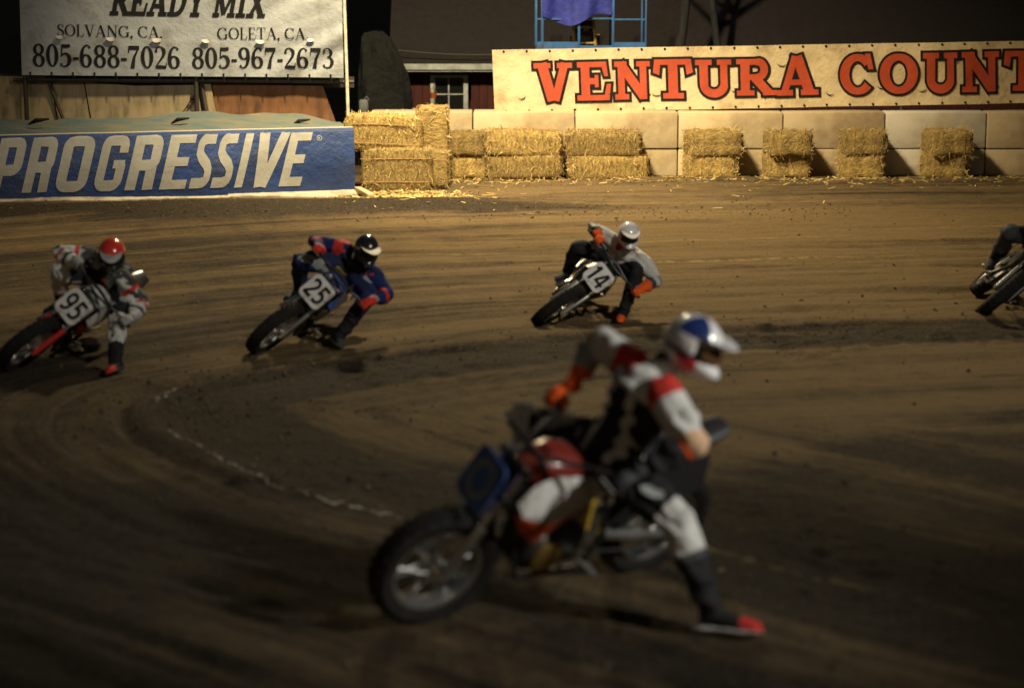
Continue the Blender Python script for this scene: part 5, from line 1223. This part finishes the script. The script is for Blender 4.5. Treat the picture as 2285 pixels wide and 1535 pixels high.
# --- rider in blue and black, plate 25
c2 = (562, 786); k2 = .93
b2, i2 = make_bike('blue and black motorcycle with white plate 25 leaning through the turn', bike_matrix(c2, 14, 49, k2, .03), math.radians(-8), PBL, (PBL, PW), PW, PBL, '25')
J = pose(c2, dict(head=(818, 556, .46), shR=(768, 556, .60), shL=(826, 606, .50), elR=(705, 515, .95), elL=(890, 640, .55), knL=(870, 700, -.2)))
J['foot'] = onG(760, 777); J['toe'] = J['foot'] + i2['fwd'] + Vector((.5, 0, 0)); J['hf'] = Vector((.28, -.88, -.34)); J['hu'] = Vector((.18, -.2, 1))
def s2(nm, sd, t, lat, fr, c):
    if nm == 'upper_arm': return 'blue' if t > .35 else ('navy' if cc(c, 9) < .05 else 'red')
    if nm == 'forearm': return 'red' if .22 < t < .38 else ('blue' if t < .75 else 'grey')
    if nm == 'thigh': return 'navy' if cc(c, 7) < .12 else 'grey'
    if nm == 'shin': return 'navy' if t < .5 else 'black'
    if nm == 'torso': return 'yellow' if .06 < t < .20 else ('grey' if t <= .06 else ('navy' if abs(lat) > .55 else ('dgrey' if cc(c, 7) > .06 else 'black')))
    return 'black'
rider('rider in dark blue suit, red gloves and black helmet, crouched left of the track centre'.replace('left of the track centre', 'over plate 25'), i2, k2, J, s2, (lambda a, e: 1 if (abs(e - 22 - .12 * a) < 3.2 and abs(a) > 30) else 0, None, [HB, HW, HB], VINYLB, LENS, PB), FAB['red'], [FAB['black'], FAB['grey'], FAB['dgrey']])

# --- rider in grey camouflage, plate 95, red and white helmet
c1 = (8, 822); k1 = .95
b1, i1 = make_bike('white and orange motorcycle with plate 95 leaning at the left edge of the frame', bike_matrix(c1, 12, 51, k1, .03), math.radians(-8), PW, (PW, PO), PW, PB, '95', shroud2=PR)
J = pose(c1, dict(head=(250, 566, .48), shR=(205, 574, .58), shL=(272, 620, .46), elR=(132, 512, 1.0), elL=(318, 670, .5), knL=(380, 690, -.3)))
J['foot'] = onG(258, 829); J['toe'] = J['foot'] + i1['fwd']; J['hf'] = Vector((.12, -.88, -.42)); J['hu'] = Vector((.05, -.25, 1))
def s1(nm, sd, t, lat, fr, c):
    if nm == 'upper_arm': return 'red' if .42 < t < .56 else ('white' if cc(c, 10) > -.02 else 'dgrey')
    if nm == 'forearm': return 'red' if .12 < t < .24 else ('dgrey' if .45 < t < .6 else 'white')
    if nm == 'thigh': return 'white' if t > .86 else ('black' if cc(c, 9) < .07 else 'grey')
    if nm == 'shin': return 'white' if t < .62 else 'black'
    if nm == 'torso': return 'black' if t < .12 else ('black' if cc(c, 8) < -.06 else ('grey' if cc(c, 13) < .14 else 'red'))
    return 'black'
rider('rider in grey camouflage jersey and red helmet with white peak at far left'.replace(' at far left', ''), i1, k1, J, s1, (lambda a, e: 0 if e > 12 else (2 if e > -30 else 1), None, [HR, HW, HB], HG, LENS, PB), FAB['grey'], [FAB['black'], FAB['black'], FAB['red']])

# --- rider leaving the frame at the right edge
c5 = (2180, 709); k5 = .93
b5, i5 = make_bike('black motorcycle entering at the right edge of the frame, mostly cut off', bike_matrix(c5, 10, 50, k5, .03), math.radians(-8), PB, (PB, PB), PB, PB, '', numc=PG, pipe=BLACKM, shroud2=BLACKM)
J = pose(c5, dict(head=(2374, 510, .44), shR=(2340, 528, .54), shL=(2398, 568, .46), elR=(2304, 468, 1.0), elL=(2440, 590, .6), knL=(2420, 640, -.3)))
J['foot'] = onG(2360, 703); J['toe'] = J['foot'] + i5['fwd']; J['hf'] = Vector((.06, -.93, -.28)); J['hu'] = Vector((.08, -.1, 1))
rider('rider in grey and charcoal suit cut off by the right edge of the frame', i5, k5, J, lambda nm, sd, t, lat, fr, c: 'dgrey' if nm in ('thigh', 'shin') else ('grey' if nm == 'upper_arm' else 'dgrey'), (lambda a, e: 0, None, [HW, HB, HB], HW, LENS, PB), FAB['grey'], [FAB['black'], FAB['dgrey'], FAB['dgrey']])

# --- nearest rider, out of focus
PDR = plastic('dark_red_plastic', (.16, .018, .012))
c4 = (930, 1372); k4 = 1.10
b4, i4 = make_bike('big near motorcycle with blue plate and orange shroud, out of focus', bike_matrix(c4, 54, 28, k4, .02), math.radians(-8), PDR, (PW, PO), PBL, VINYLB, '', numc=PG, gold=True, sweep=.29)
J = pose(c4, dict(head=(1548, 768, .0), shR=(1405, 808, .22), shL=(1484, 876, -.16), elR=(1210, 740, .75), elL=(1750, 930, -.3), knL=(1850, 1080, -.6), knR=(1225, 900, .3), pel=(1350, 1016, .12)))
J['foot'] = onG(1588, 1418); J['toe'] = J['foot'] + Vector((.9, -.3, 0)); J['hf'] = Vector((.75, -.55, -.38)); J['hu'] = Vector((.35, -.1, 1))
def s4(nm, sd, t, lat, fr, c):
    if nm == 'upper_arm': return 'red' if t < .14 else ('white' if t < .86 else 'pale')
    if nm == 'forearm': return ('grey' if t < .7 else 'orange') if sd == 'R' else ('orange' if t < .18 else 'black')
    if nm == 'thigh': return 'white' if t > .80 else ('black' if cc(c, 6) < .10 else 'grey')
    if nm == 'shin': return 'white' if t < .34 else ('dgrey' if t < .42 else 'black')
    if nm == 'torso': return 'red' if (t > .94 and lat < 0) else ('white' if (.34 < abs(lat) < .58 or t > .86) else 'black')
    return 'black'
rider('large near rider with white and navy helmet turned aside, orange glove on the bar', i4, k4, J, s4, (lambda a, e: 1 if (a < -35 and e > 26 and a > -120) else (1 if (-18 < e < -6 and abs(a) > 62) else (2 if (e < -18 and 55 < abs(a) < 95) else 0)), .075, [HW, HN, HR, HB], HW, LENSG, PB), FAB['orange'], [FAB['black'], FAB['white'], FAB['red']], vox=.012, gloveL=FAB['dgrey'])
